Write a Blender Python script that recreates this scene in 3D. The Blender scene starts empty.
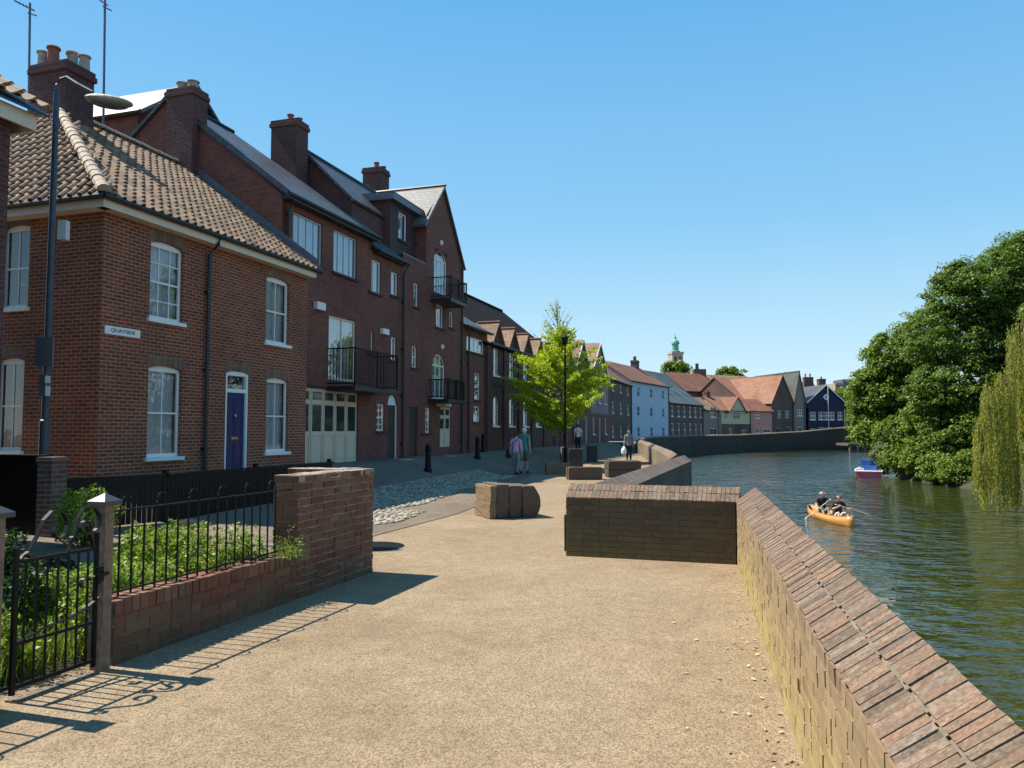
import bpy, bmesh, math, random
import numpy as np
from mathutils import Vector, Matrix
random.seed(7); np.random.seed(7)
R = math.radians
S = bpy.context.scene
COL = S.collection
# ------------------------------------------------------------------ survey: photo geometry -> metres
PIT = math.atan(46/780); CP, SP = math.cos(PIT), math.sin(PIT); EYE = 1.65
ANG = R(17.9); D = Vector((math.sin(ANG), math.cos(ANG), 0)); N = Vector((-math.cos(ANG), math.sin(ANG), 0))
C0 = Vector((-7.99, 15.05, 0)); UP = Vector((0, 0, 1))
def ray(x, y):
    r = (x-512)/780; u = (384-y)/780
    return Vector((r, CP-SP*u, SP+CP*u))
def G(x, y, z=0.0):
    r = ray(x, y); t = (z-EYE)/r.z
    return Vector((r.x*t, r.y*t, z))
def AT(x, y, Y):
    r = ray(x, y); t = Y/r.y
    return Vector((r.x*t, Y, EYE+r.z*t))
class Fr:                      # frame: u along a facade, w into the building, z up
    def __init__(s, o, u, w): s.o = Vector(o); s.u = Vector(u).normalized(); s.w = Vector(w).normalized()
    def p(s, u, w, z): return s.o + s.u*u + s.w*w + UP*z
    def px(s, x, y, w=0.0):    # photo point on the plane w
        r = ray(x, y); c = Vector((0, 0, EYE))
        t = ((s.o + s.w*w) - c).dot(s.w)/r.dot(s.w); q = c + r*t - s.o
        return q.dot(s.u), q.z
    def pxu(s, x, y, u):       # photo point on the plane u -> (w, z)
        r = ray(x, y); c = Vector((0, 0, EYE))
        t = ((s.o + s.u*u) - c).dot(s.u)/r.dot(s.u); q = c + r*t - s.o
        return q.dot(s.w), q.z
    def off(s, u, w, z=0): return Fr(s.p(u, w, z), s.u, s.w)
H = Fr(C0, D, N)
def street_s(x, y): return -(Vector((x, y, 0))-C0).dot(N)
def street_u(x, y): return (Vector((x, y, 0))-C0).dot(D)
def sm(t): t = max(0, min(1, t)); return t*t*(3-2*t)
def zg(x, y):
    s = street_s(x, y); u = street_u(x, y)
    h = 0.6*sm((3.4-s)/3.0)*sm((u+4)/6)
    return h*(1-0.4*sm((y-65)/40))
# ------------------------------------------------------------------ objects
def thing(name, label, cat, loc=(0, 0, 0), group=None, rz=0.0):
    o = bpy.data.objects.new(name, None); COL.objects.link(o)
    o.location = loc; o.rotation_euler = (0, 0, rz); o.empty_display_size = .2
    o['label'] = label; o['category'] = cat
    if group: o['group'] = group
    return o
def tag(o, label=None, cat=None, group=None, kind=None):
    if label: o['label'] = label
    if cat: o['category'] = cat
    if group: o['group'] = group
    if kind: o['kind'] = kind
    return o
def rootmat(o):
    while o is not None and o.parent is not None: o = o.parent
    if o is None: return Matrix.Identity(4)
    return Matrix.Translation(o.location) @ o.rotation_euler.to_matrix().to_4x4()
def dup(root, loc, rz=None, label=None):
    r = root.copy(); COL.objects.link(r); r.location = loc
    if rz is not None: r.rotation_euler = (0, 0, rz)
    if label: r['label'] = label
    for ch in list(root.children):
        c = ch.copy(); COL.objects.link(c); c.parent = r
        for g in list(ch.children):
            d = g.copy(); COL.objects.link(d); d.parent = c
    return r
class MB:
    def __init__(s): s.v = []; s.f = []
    def add(s, vs, fs):
        b = len(s.v); s.v += [Vector(v) for v in vs]; s.f += [tuple(b+i for i in f) for f in fs]
        return s
    def quad(s, a, b, c, d): return s.add([a, b, c, d], [(0, 1, 2, 3)])
    def poly(s, pts): return s.add(pts, [tuple(range(len(pts)))])
    def prism(s, pts, ex):
        n = len(pts); ex = Vector(ex); q = [Vector(p)+ex for p in pts]
        return s.add(list(pts)+q, [tuple(range(n))[::-1], tuple(range(n, 2*n))]+[(i, (i+1) % n, n+(i+1) % n, n+i) for i in range(n)])
    def box(s, fr, u0, u1, w0, w1, z0, z1, j=0.0):
        P = [fr.p(u, w, z) for z in (z0, z1) for w in (w0, w1) for u in (u0, u1)]
        if j: P = [p+Vector((random.uniform(-j, j), random.uniform(-j, j), random.uniform(-j, j))) for p in P]
        return s.add(P, [(0, 2, 3, 1), (4, 5, 7, 6), (0, 1, 5, 4), (2, 6, 7, 3), (0, 4, 6, 2), (1, 3, 7, 5)])
    def tube(s, path, r, n=8, cap=True):
        path = [Vector(p) for p in path]; k = len(path)
        rr = r if isinstance(r, (list, tuple)) else [r]*k
        vs = []
        for i, p in enumerate(path):
            t = (path[min(i+1, k-1)]-path[max(i-1, 0)]).normalized()
            a = t.cross(UP if abs(t.z) < .95 else Vector((1, 0, 0))).normalized(); b = t.cross(a)
            vs += [p+(a*math.cos(6.2832*q/n)+b*math.sin(6.2832*q/n))*rr[i] for q in range(n)]
        fs = [(i*n+q, i*n+(q+1) % n, (i+1)*n+(q+1) % n, (i+1)*n+q) for i in range(k-1) for q in range(n)]
        if cap: fs += [tuple(range(n))[::-1], tuple(range((k-1)*n, k*n))]
        return s.add(vs, fs)
    def lathe(s, c, prof, n=16):
        c = Vector(c); k = len(prof)
        vs = [c+Vector((r*math.cos(6.2832*q/n), r*math.sin(6.2832*q/n), z)) for r, z in prof for q in range(n)]
        fs = [(i*n+q, i*n+(q+1) % n, (i+1)*n+(q+1) % n, (i+1)*n+q) for i in range(k-1) for q in range(n)]
        fs += [tuple(range(n))[::-1], tuple(range((k-1)*n, k*n))]
        return s.add(vs, fs)
    def ell(s, c, r, n=12, m=8, fr=None):
        c = Vector(c); vs = []; 
        for i in range(m+1):
            th = math.pi*i/m
            for q in range(n):
                d = Vector((r[0]*math.sin(th)*math.cos(6.2832*q/n), r[1]*math.sin(th)*math.sin(6.2832*q/n), r[2]*math.cos(th)))
                if fr: d = fr @ d
                vs.append(c+d)
        return s.add(vs, [(i*n+q, (i+1)*n+q, (i+1)*n+(q+1) % n, i*n+(q+1) % n) for i in range(m) for q in range(n)])
    def build(s, name, mat, parent=None, smooth=False, fix=True):
        inv = rootmat(parent).inverted() if parent else None
        me = bpy.data.meshes.new(name)
        me.from_pydata([tuple(v) for v in s.v], [], s.f)
        if fix:
            bm = bmesh.new(); bm.from_mesh(me); bmesh.ops.recalc_face_normals(bm, faces=bm.faces); bm.to_mesh(me); bm.free()
        me.update()
        # UV in metres: u along the horizontal tangent, v up the face
        uv = me.uv_layers.new(name='UVMap').data
        for p in me.polygons:
            n = p.normal
            if abs(n.z) > .999: t = Vector((1, 0, 0)); b = Vector((0, 1, 0))
            else: t = UP.cross(n).normalized(); b = n.cross(t)
            for li in p.loop_indices:
                c = me.vertices[me.loops[li].vertex_index].co
                uv[li].uv = (c.dot(t), c.dot(b))
            p.use_smooth = smooth
        if inv is not None: me.transform(inv)
        if mat: me.materials.append(mat)
        o = bpy.data.objects.new(name, me); COL.objects.link(o)
        if parent: o.parent = parent
        return o
# ------------------------------------------------------------------ materials
def mat(name):
    m = bpy.data.materials.new(name); m.use_nodes = True; nt = m.node_tree
    b = nt.nodes['Principled BSDF']
    return m, nt, b
def L(nt, a, b): nt.links.new(a, b)
def node(nt, t, **k):
    n = nt.nodes.new(t)
    for a, v in k.items(): setattr(n, a, v)
    return n
def ramp(nt, fac, stops):
    r = node(nt, 'ShaderNodeValToRGB'); L(nt, fac, r.inputs[0]); e = r.color_ramp.elements
    while len(e) < len(stops): e.new(.5)
    for i, (p, c) in enumerate(stops): e[i].position = p; e[i].color = (*c, 1)
    return r.outputs[0]
def noise(nt, vec, sc, det=4, rough=.6):
    n = node(nt, 'ShaderNodeTexNoise'); n.inputs['Scale'].default_value = sc; n.inputs['Detail'].default_value = det
    n.inputs['Roughness'].default_value = rough
    if vec is not None: L(nt, vec, n.inputs['Vector'])
    return n.outputs['Fac']
def mix(nt, fac, a, b, mode='MIX'):
    m = node(nt, 'ShaderNodeMix', data_type='RGBA', blend_type=mode)
    for i, v in ((0, fac), (6, a), (7, b)):
        if isinstance(v, (int, float)): m.inputs[i].default_value = v
        elif isinstance(v, tuple): m.inputs[i].default_value = (*v, 1)
        else: L(nt, v, m.inputs[i])
    return m.outputs[2]
def bump(nt, b, h, st, dist):
    n = node(nt, 'ShaderNodeBump'); n.inputs['Strength'].default_value = st; n.inputs['Distance'].default_value = dist
    L(nt, h, n.inputs['Height']); L(nt, n.outputs[0], b.inputs['Normal']); return n
def plain(name, c, rough=.6, metal=0.0, var=.12, vs=6.0, bmp=0.0):
    m, nt, b = mat(name); g = node(nt, 'ShaderNodeNewGeometry'); n = noise(nt, g.outputs['Position'], vs, 5)
    hi = tuple(min(1, x*(1+var)) for x in c); lo = tuple(x*(1-var) for x in c)
    L(nt, ramp(nt, n, [(.3, lo), (.7, hi)]), b.inputs['Base Color'])
    b.inputs['Roughness'].default_value = rough; b.inputs['Metallic'].default_value = metal
    if bmp: bump(nt, b, noise(nt, g.outputs['Position'], vs*8, 4), .5, bmp)
    return m
def brick(name, c1, c2, mortar, bw=.225, bh=.075, ms=.010, stain=(.05, .04, .03), stf=.35, dark=.25, bmp=.006):
    m, nt, b = mat(name); uv = node(nt, 'ShaderNodeUVMap'); g = node(nt, 'ShaderNodeNewGeometry')
    t = node(nt, 'ShaderNodeTexBrick'); L(nt, uv.outputs[0], t.inputs['Vector'])
    t.inputs['Scale'].default_value = 1; t.inputs['Brick Width'].default_value = bw; t.inputs['Row Height'].default_value = bh
    t.inputs['Mortar Size'].default_value = ms; t.inputs['Mortar Smooth'].default_value = .2; t.inputs['Bias'].default_value = 0
    t.inputs['Color1'].default_value = (*c1, 1); t.inputs['Color2'].default_value = (*c2, 1); t.inputs['Mortar'].default_value = (*mortar, 1)
    n1 = noise(nt, g.outputs['Position'], .9, 6, .65); n2 = noise(nt, g.outputs['Position'], 14, 3)
    c = mix(nt, ramp(nt, n1, [(.42, (0, 0, 0)), (.75, (stf,)*3)]), t.outputs['Color'], stain)
    c = mix(nt, 1.0, c, ramp(nt, n2, [(.3, (1-dark,)*3), (.7, (1, 1, 1))]), 'MULTIPLY')
    c = mix(nt, 1.0, c, ramp(nt, noise(nt, g.outputs['Position'], .33, 6, .7), [(.35, (.72, .70, .70)), (.55, (1, 1, 1)), (.7, (1.12, 1.08, 1.05))]), 'MULTIPLY')
    L(nt, c, b.inputs['Base Color']); b.inputs['Roughness'].default_value = .88
    inv = node(nt, 'ShaderNodeMath', operation='SUBTRACT'); inv.inputs[0].default_value = 1; L(nt, t.outputs['Fac'], inv.inputs[1])
    add = node(nt, 'ShaderNodeMath', operation='MULTIPLY_ADD'); L(nt, n2, add.inputs[0]); add.inputs[1].default_value = .35; L(nt, inv.outputs[0], add.inputs[2])
    bump(nt, b, add.outputs[0], .8, bmp)
    return m
def islands(name, stops, rough=.85, stain=None, stain_sc=1.5, stain_lo=.45, stain_f=.7, bmp=.004, bs=30, mul=.3, zst=None):
    """every loose piece of the mesh gets a colour of its own"""
    m, nt, b = mat(name); g = node(nt, 'ShaderNodeNewGeometry')
    c = ramp(nt, g.outputs['Random Per Island'], stops)
    n2 = noise(nt, g.outputs['Position'], bs, 5, .7)
    c = mix(nt, 1.0, c, ramp(nt, n2, [(.3, (1-mul,)*3), (.7, (1, 1, 1))]), 'MULTIPLY')
    if stain:
        n1 = noise(nt, g.outputs['Position'], stain_sc, 6, .7)
        c = mix(nt, ramp(nt, n1, [(stain_lo, (0, 0, 0)), (stain_lo+.25, (stain_f,)*3)]), c, stain)
    if zst:   # damp growth near the foot of a wall: (colour, z0, z1)
        sx = node(nt, 'ShaderNodeSeparateXYZ'); L(nt, g.outputs['Position'], sx.inputs[0])
        mr = node(nt, 'ShaderNodeMapRange'); L(nt, sx.outputs[2], mr.inputs[0])
        mr.inputs[1].default_value = zst[1]; mr.inputs[2].default_value = zst[2]; mr.inputs[3].default_value = 1; mr.inputs[4].default_value = 0
        mm = node(nt, 'ShaderNodeMath', operation='MULTIPLY'); L(nt, mr.outputs[0], mm.inputs[0])
        L(nt, ramp(nt, noise(nt, g.outputs['Position'], 2.3, 6, .7), [(.3, (.15,)*3), (.6, (.85,)*3)]), mm.inputs[1])
        c = mix(nt, mm.outputs[0], c, zst[0])
    L(nt, c, b.inputs['Base Color']); b.inputs['Roughness'].default_value = rough
    bump(nt, b, n2, .7, bmp)
    return m
def slate(name, c1, c2, bw=.3, bh=.22, rough=.5, moss=None):
    m = brick(name, c1, c2, tuple(x*.45 for x in c1), bw, bh, .008, stain=moss or tuple(x*.6 for x in c1), stf=.5, dark=.3, bmp=.012)
    m.node_tree.nodes['Principled BSDF'].inputs['Roughness'].default_value = rough
    return m
def glassmat(name, tint=(.9, .95, 1), refl=.25, rough=.02):
    m, nt, b = mat(name); nt.nodes.remove(b); out = nt.nodes['Material Output']
    tr = node(nt, 'ShaderNodeBsdfTransparent'); tr.inputs[0].default_value = (*tint, 1)
    gl = node(nt, 'ShaderNodeBsdfGlossy'); gl.inputs['Roughness'].default_value = rough
    fz = node(nt, 'ShaderNodeFresnel'); fz.inputs[0].default_value = 1.5
    ad = node(nt, 'ShaderNodeMath', operation='ADD', use_clamp=True); L(nt, fz.outputs[0], ad.inputs[0]); ad.inputs[1].default_value = refl
    g = node(nt, 'ShaderNodeNewGeometry')
    bn = node(nt, 'ShaderNodeBump'); bn.inputs['Strength'].default_value = .15; bn.inputs['Distance'].default_value = .02
    L(nt, noise(nt, g.outputs['Position'], 2.5, 2), bn.inputs['Height']); L(nt, bn.outputs[0], gl.inputs['Normal'])
    ms = node(nt, 'ShaderNodeMixShader'); L(nt, ad.outputs[0], ms.inputs[0]); L(nt, tr.outputs[0], ms.inputs[1]); L(nt, gl.outputs[0], ms.inputs[2])
    L(nt, ms.outputs[0], out.inputs[0]); return m
def leafmat(name, stops, trans=.35, rough=.5):
    m, nt, b = mat(name); out = nt.nodes['Material Output']; g = node(nt, 'ShaderNodeNewGeometry')
    c = ramp(nt, g.outputs['Random Per Island'], stops); L(nt, c, b.inputs['Base Color']); b.inputs['Roughness'].default_value = rough
    b.inputs['Specular IOR Level'].default_value = .3
    t = node(nt, 'ShaderNodeBsdfTranslucent'); L(nt, mix(nt, 1.0, c, (1.05, 1.1, .5), 'MULTIPLY'), t.inputs[0])
    ms = node(nt, 'ShaderNodeMixShader'); ms.inputs[0].default_value = trans
    L(nt, b.outputs[0], ms.inputs[1]); L(nt, t.outputs[0], ms.inputs[2]); L(nt, ms.outputs[0], out.inputs[0]); return m

M = {}
M['h_brick'] = brick('house_brick', (.36, .070, .026), (.17, .038, .018), (.42, .25, .15), ms=.012, stf=.25, stain=(.05, .025, .02))
M['h_lintel'] = brick('brick_arch', (.30, .15, .09), (.16, .08, .05), (.30, .22, .16), bw=.075, bh=.4, ms=.01)
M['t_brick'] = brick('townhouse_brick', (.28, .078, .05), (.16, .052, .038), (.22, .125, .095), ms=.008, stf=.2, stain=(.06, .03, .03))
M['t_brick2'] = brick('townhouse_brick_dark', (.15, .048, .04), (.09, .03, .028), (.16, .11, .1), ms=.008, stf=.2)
M['m_brick'] = brick('mill_brick', (.17, .06, .046), (.10, .038, .032), (.14, .1, .09), ms=.008, stf=.3)
M['t_lintel'] = brick('dark_lintel_brick', (.09, .03, .03), (.06, .02, .02), (.15, .1, .1), bw=.075, bh=.4, ms=.01)
M['slate'] = slate('grey_slate', (.105, .10, .105), (.06, .058, .065))
M['slate_lit'] = slate('sunlit_slate', (.20, .19, .175), (.13, .125, .12), moss=(.16, .15, .14))  # grey slate repeated paler, sunlight put into the colour of sun-facing slopes
M['tile_dk'] = slate('dark_tile', (.016, .012, .017), (.009, .008, .012), .2, .3, .75)
M['tile_tan'] = slate('tan_pantile', (.36, .22, .13), (.24, .14, .085), .22, .3, .8, moss=(.14, .11, .07))
M['tile_red'] = slate('red_pantile', (.33, .12, .065), (.21, .085, .05), .22, .3, .8, moss=(.15, .09, .06))
M['tile_or'] = slate('orange_pantile', (.42, .19, .10), (.30, .13, .075), .22, .3, .8, moss=(.2, .13, .09))
M['tile_hung'] = slate('tile_hanging', (.10, .045, .04), (.065, .035, .033), .165, .11, .7)
M['pantile'] = islands('clay_pantile', [(0, (.17, .10, .06)), (.4, (.30, .18, .105)), (.75, (.38, .24, .14)), (1, (.23, .13, .08))], stain=(.10, .08, .055), stain_sc=2.0, stain_lo=.5, bs=14)
M['ridge'] = plain('ridge_tile', (.34, .25, .18), .8, var=.3)

M['white'] = plain('white_paint', (.78, .77, .73), .45, var=.05)
M['cream'] = plain('cream_paint', (.66, .55, .41), .5, var=.06)
M['greyp'] = plain('grey_paint', (.45, .47, .48), .5, var=.06)
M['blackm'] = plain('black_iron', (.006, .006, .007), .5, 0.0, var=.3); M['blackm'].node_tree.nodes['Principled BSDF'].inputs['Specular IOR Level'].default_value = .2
M['iron_l'] = plain('painted_ironwork', (.03, .03, .032), .25, .6, var=.3)
M['lead'] = plain('lead_flashing', (.12, .14, .17), .45, .2, var=.2)
M['gutter'] = plain('black_gutter', (.02, .02, .022), .45, var=.2)
M['door_blue'] = plain('blue_door_paint', (.008, .016, .10), .35, var=.1)
M['door_dark'] = plain('dark_door_paint', (.02, .016, .018), .45)
M['brass'] = plain('brass', (.6, .42, .12), .3, 1.0)
M['glass'] = glassmat('window_glass', refl=.10)
M['glassb'] = glassmat('reflecting_glass', refl=.30)
M['room'] = plain('dark_interior', (.02, .02, .025), .9)
M['curtain'] = plain('net_curtain', (.62, .63, .64), .9, var=.15, vs=9)
M['blind'] = plain('pale_blind', (.42, .50, .60), .8, var=.25, vs=1.4)
M['pot_red'] = plain('terracotta_pot', (.24, .085, .055), .8, var=.2)
M['pot_buff'] = plain('buff_pot', (.36, .30, .24), .85, var=.3)
M['steel'] = plain('lamp_post_paint', (.045, .055, .075), .4, .3, var=.3)
M['steel_l'] = plain('weathered_lamp_hood', (.30, .27, .20), .6, .2, var=.3)
M['grey_plate'] = plain('grey_plate', (.10, .11, .13), .5, .3)
M['conc'] = plain('pale_stone', (.30, .25, .18), .85, var=.2, bmp=.003)
M['wood'] = plain('weathered_post', (.20, .135, .09), .85, var=.35, vs=18, bmp=.004)
M['skin'] = plain('skin', (.55, .32, .22), .55, var=.04)
M['hair_w'] = plain('white_hair', (.6, .58, .55), .8)
M['hair_b'] = plain('brown_hair', (.05, .03, .02), .7)
M['shirt_pink'] = plain('pink_top', (.62, .36, .52), .85, var=.1)
M['shirt_green'] = plain('teal_polo', (.06, .24, .22), .85, var=.1)
M['trous_grey'] = plain('grey_trousers', (.22, .23, .22), .9)
M['trous_khaki'] = plain('khaki_shorts', (.12, .15, .10), .9)
M['black_cl'] = plain('black_clothing', (.012, .012, .016), .85)
M['white_cl'] = plain('pale_clothing', (.62, .60, .60), .85)
M['check_cl'] = plain('patterned_clothing', (.20, .20, .22), .9, var=.9, vs=40)
M['shoe'] = plain('dark_shoe', (.02, .02, .022), .6)
M['canoe'] = plain('varnished_canoe', (.62, .30, .10), .3, var=.12, vs=3)
M['canoe_in'] = plain('canoe_inside', (.36, .20, .09), .5)
M['paddle'] = plain('pale_paddle', (.72, .62, .36), .4)
M['b_pink'] = plain('pink_hull', (.68, .10, .22), .4)
M['b_blue'] = plain('blue_cover', (.03, .13, .45), .6)
M['bark'] = plain('bark', (.09, .065, .045), .95, var=.4, vs=12, bmp=.02)
M['bark_l'] = plain('pale_bark', (.24, .17, .12), .9, var=.3, vs=14, bmp=.01)
M['leaf_maple'] = leafmat('broad_leaf', [(0, (.08, .125, .014)), (.5, (.14, .21, .022)), (1, (.23, .31, .04))], trans=.42)
M['leaf_dark'] = leafmat('dark_leaf', [(0, (.06, .105, .014)), (.5, (.11, .175, .022)), (1, (.18, .26, .04))], trans=.42)
M['leaf_ginkgo'] = leafmat('young_leaf', [(0, (.28, .36, .015)), (.5, (.40, .48, .025)), (1, (.54, .60, .06))], trans=.55)
M['leaf_willow'] = leafmat('willow_leaf', [(0, (.20, .21, .035)), (.5, (.31, .30, .05)), (1, (.42, .39, .08))], trans=.45)
M['leaf_bush'] = leafmat('grey_leaf', [(0, (.10, .14, .06)), (.6, (.16, .20, .09)), (1, (.22, .25, .13))])
M['leaf_weed'] = leafmat('weed_leaf', [(0, (.09, .15, .015)), (.5, (.20, .29, .03)), (1, (.38, .44, .07))])
M['leaf_wdark'] = leafmat('dark_shrub_shaded_weed', [(0, (.015, .04, .012)), (1, (.04, .09, .025))])  # dark shrub leaf, also puts shade into the weeds behind the gate
M['grass'] = leafmat('grass_blade', [(0, (.09, .16, .02)), (.5, (.17, .26, .04)), (1, (.32, .34, .10))])

# gravel path
def groundmat(name, ca, cb, cc, sc=55, patch=.5, bd=.006, leaves=False):
    m, nt, b = mat(name); g = node(nt, 'ShaderNodeNewGeometry'); P = g.outputs['Position']
    v = node(nt, 'ShaderNodeTexVoronoi'); v.inputs['Scale'].default_value = sc; L(nt, P, v.inputs['Vector'])
    bw = node(nt, 'ShaderNodeRGBToBW'); L(nt, v.outputs['Color'], bw.inputs[0])
    c = ramp(nt, bw.outputs[0], [(.15, ca), (.5, cb), (.85, cc)])
    n = noise(nt, P, patch, 6, .65); c = mix(nt, 1.0, c, ramp(nt, n, [(.3, (.80, .78, .76)), (.7, (1.05, 1.05, 1.05))]), 'MULTIPLY')
    n3 = noise(nt, P, 5, 5, .7); c = mix(nt, 1.0, c, ramp(nt, n3, [(.35, (.82, .81, .80)), (.6, (1, 1, 1))]), 'MULTIPLY'); n4 = noise(nt, P, .17, 5, .75); c = mix(nt, 1.0, c, ramp(nt, n4, [(.38, (.84, .80, .76)), (.5, (1, 1, 1)), (.62, (1.04, 1.06, 1.08))]), 'MULTIPLY')
    L(nt, c, b.inputs['Base Color']); b.inputs['Roughness'].default_value = .95
    bump(nt, b, v.outputs['Distance'], .6, bd); return m
M['path'] = groundmat('resin_gravel', (.15, .105, .058), (.285, .205, .118), (.41, .31, .19), sc=120, bd=.004)
M['land'] = groundmat('worn_paving', (.12, .10, .075), (.19, .16, .12), (.26, .22, .17), sc=30)
M['road'] = groundmat('road_asphalt', (.105, .08, .052), (.18, .14, .095), (.26, .205, .145), sc=60)
M['soil'] = groundmat('garden_soil', (.03, .028, .012), (.06, .06, .02), (.10, .10, .035), sc=18, bd=.03)
M['bank'] = groundmat('river_bank', (.02, .03, .01), (.04, .05, .02), (.06, .07, .03), sc=5, bd=.1)
M['cob'] = islands('cobble_stone', [(0, (.22, .18, .13)), (.5, (.36, .31, .22)), (1, (.50, .43, .32))], bs=20)
M['cobdirt'] = groundmat('cobble_bedding', (.13, .11, .08), (.2, .17, .13), (.26, .23, .18), sc=40)
def watermat():
    m, nt, b = mat('river_water'); g = node(nt, 'ShaderNodeNewGeometry'); P = g.outputs['Position']
    b.inputs['Base Color'].default_value = (.032, .036, .009, 1); b.inputs['Roughness'].default_value = .012; b.inputs['IOR'].default_value = 1.6
    b.inputs['Specular IOR Level'].default_value = .5
    mp = node(nt, 'ShaderNodeMapping'); L(nt, P, mp.inputs[0]); mp.inputs['Scale'].default_value = (.8, 1.35, 1); mp.inputs['Rotation'].default_value = (0, 0, R(12))
    n1 = noise(nt, mp.outputs[0], 3.0, 2, .5); n2 = noise(nt, mp.outputs[0], 1.1, 1); n3 = noise(nt, P, .10, 2)
    a = node(nt, 'ShaderNodeMath', operation='MULTIPLY_ADD'); L(nt, n2, a.inputs[0]); a.inputs[1].default_value = 2.2; L(nt, n1, a.inputs[2])
    bn = bump(nt, b, a.outputs[0], .5, .17)
    mr = node(nt, 'ShaderNodeMapRange'); L(nt, n3, mr.inputs[0]); mr.inputs[1].default_value = .35; mr.inputs[2].default_value = .65
    mr.inputs[3].default_value = .30; mr.inputs[4].default_value = .75; L(nt, mr.outputs[0], bn.inputs['Strength'])
    return m
M['water'] = watermat()

# ------------------------------------------------------------------ building helpers
def facade(fr, parent, name, m, u0, u1, z0, z1, ops=(), rev=.10, top=None, w=0.0):
    """wall face with real openings; ops: dicts u0,u1,z0,z1,arch(rise)"""
    mb = MB(); us = sorted({u0, u1, *[min(max(o[k], u0), u1) for o in ops for k in ('u0', 'u1')]}); zs = sorted({z0, z1, *[min(max(o[k], z0), z1) for o in ops for k in ('z0', 'z1')]})
    for i in range(len(us)-1):
        for j in range(len(zs)-1):
            cu, cz = (us[i]+us[i+1])/2, (zs[j]+zs[j+1])/2
            if any(o['u0'] < cu < o['u1'] and o['z0'] < cz < o['z1'] for o in ops): continue
            mb.quad(fr.p(us[i], w, zs[j]), fr.p(us[i+1], w, zs[j]), fr.p(us[i+1], w, zs[j+1]), fr.p(us[i], w, zs[j+1]))
    for o in ops:
        a, b_, c, d = o['u0'], o['u1'], o['z0'], o['z1']; r = o.get('arch', 0)
        mb.quad(fr.p(a, w, c), fr.p(a, w+rev, c), fr.p(a, w+rev, d), fr.p(a, w, d))
        mb.quad(fr.p(b_, w, c), fr.p(b_, w+rev, c), fr.p(b_, w+rev, d), fr.p(b_, w, d))
        mb.quad(fr.p(a, w, c), fr.p(b_, w, c), fr.p(b_, w+rev, c), fr.p(a, w+rev, c))
        if r:
            A = arc(a, b_, d-r, r)
            for (p, q) in zip(A[:-1], A[1:]):
                mb.quad(fr.p(p[0], w, p[1]), fr.p(q[0], w, q[1]), fr.p(q[0], w, d), fr.p(p[0], w, d))
                mb.quad(fr.p(p[0], w, p[1]), fr.p(q[0], w, q[1]), fr.p(q[0], w+rev, q[1]), fr.p(p[0], w+rev, p[1]))
        else: mb.quad(fr.p(a, w, d), fr.p(b_, w, d), fr.p(b_, w+rev, d), fr.p(a, w+rev, d))
    if top:
        for t in top: mb.poly([fr.p(u, w, z) for u, z in t])
    # orient outward (towards -w)
    out = -fr.w; fs = []
    for f in mb.f:
        n = (mb.v[f[1]]-mb.v[f[0]]).cross(mb.v[f[2]]-mb.v[f[0]])
        fs.append(f if (n.dot(out) >= -1e-9) else f[::-1])
    mb.f = fs
    return mb.build(name, m, parent, fix=False)
def arc(a, b, zs, r, n=10):
    c = (a+b)/2; h = (b-a)/2
    if r >= h*.98: return [(c-h*math.cos(math.pi*i/n), zs+r*math.sin(math.pi*i/n)) for i in range(n+1)]
    Rr = (h*h+r*r)/(2*r); th = math.asin(min(1, h/Rr))
    return [(c+Rr*math.sin(-th+2*th*i/n), zs+r-Rr+Rr*math.cos(-th+2*th*i/n)) for i in range(n+1)]
def op(fr, x0, y0, x1, y1, w=0.0, arch=0.0):
    xm, ym = (x0+x1)/2, (y0+y1)/2
    return dict(u0=fr.px(x0, ym, w)[0], u1=fr.px(x1, ym, w)[0], z1=fr.px(xm, y0, w)[1], z0=fr.px(xm, y1, w)[1], arch=arch, w=w)
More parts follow.
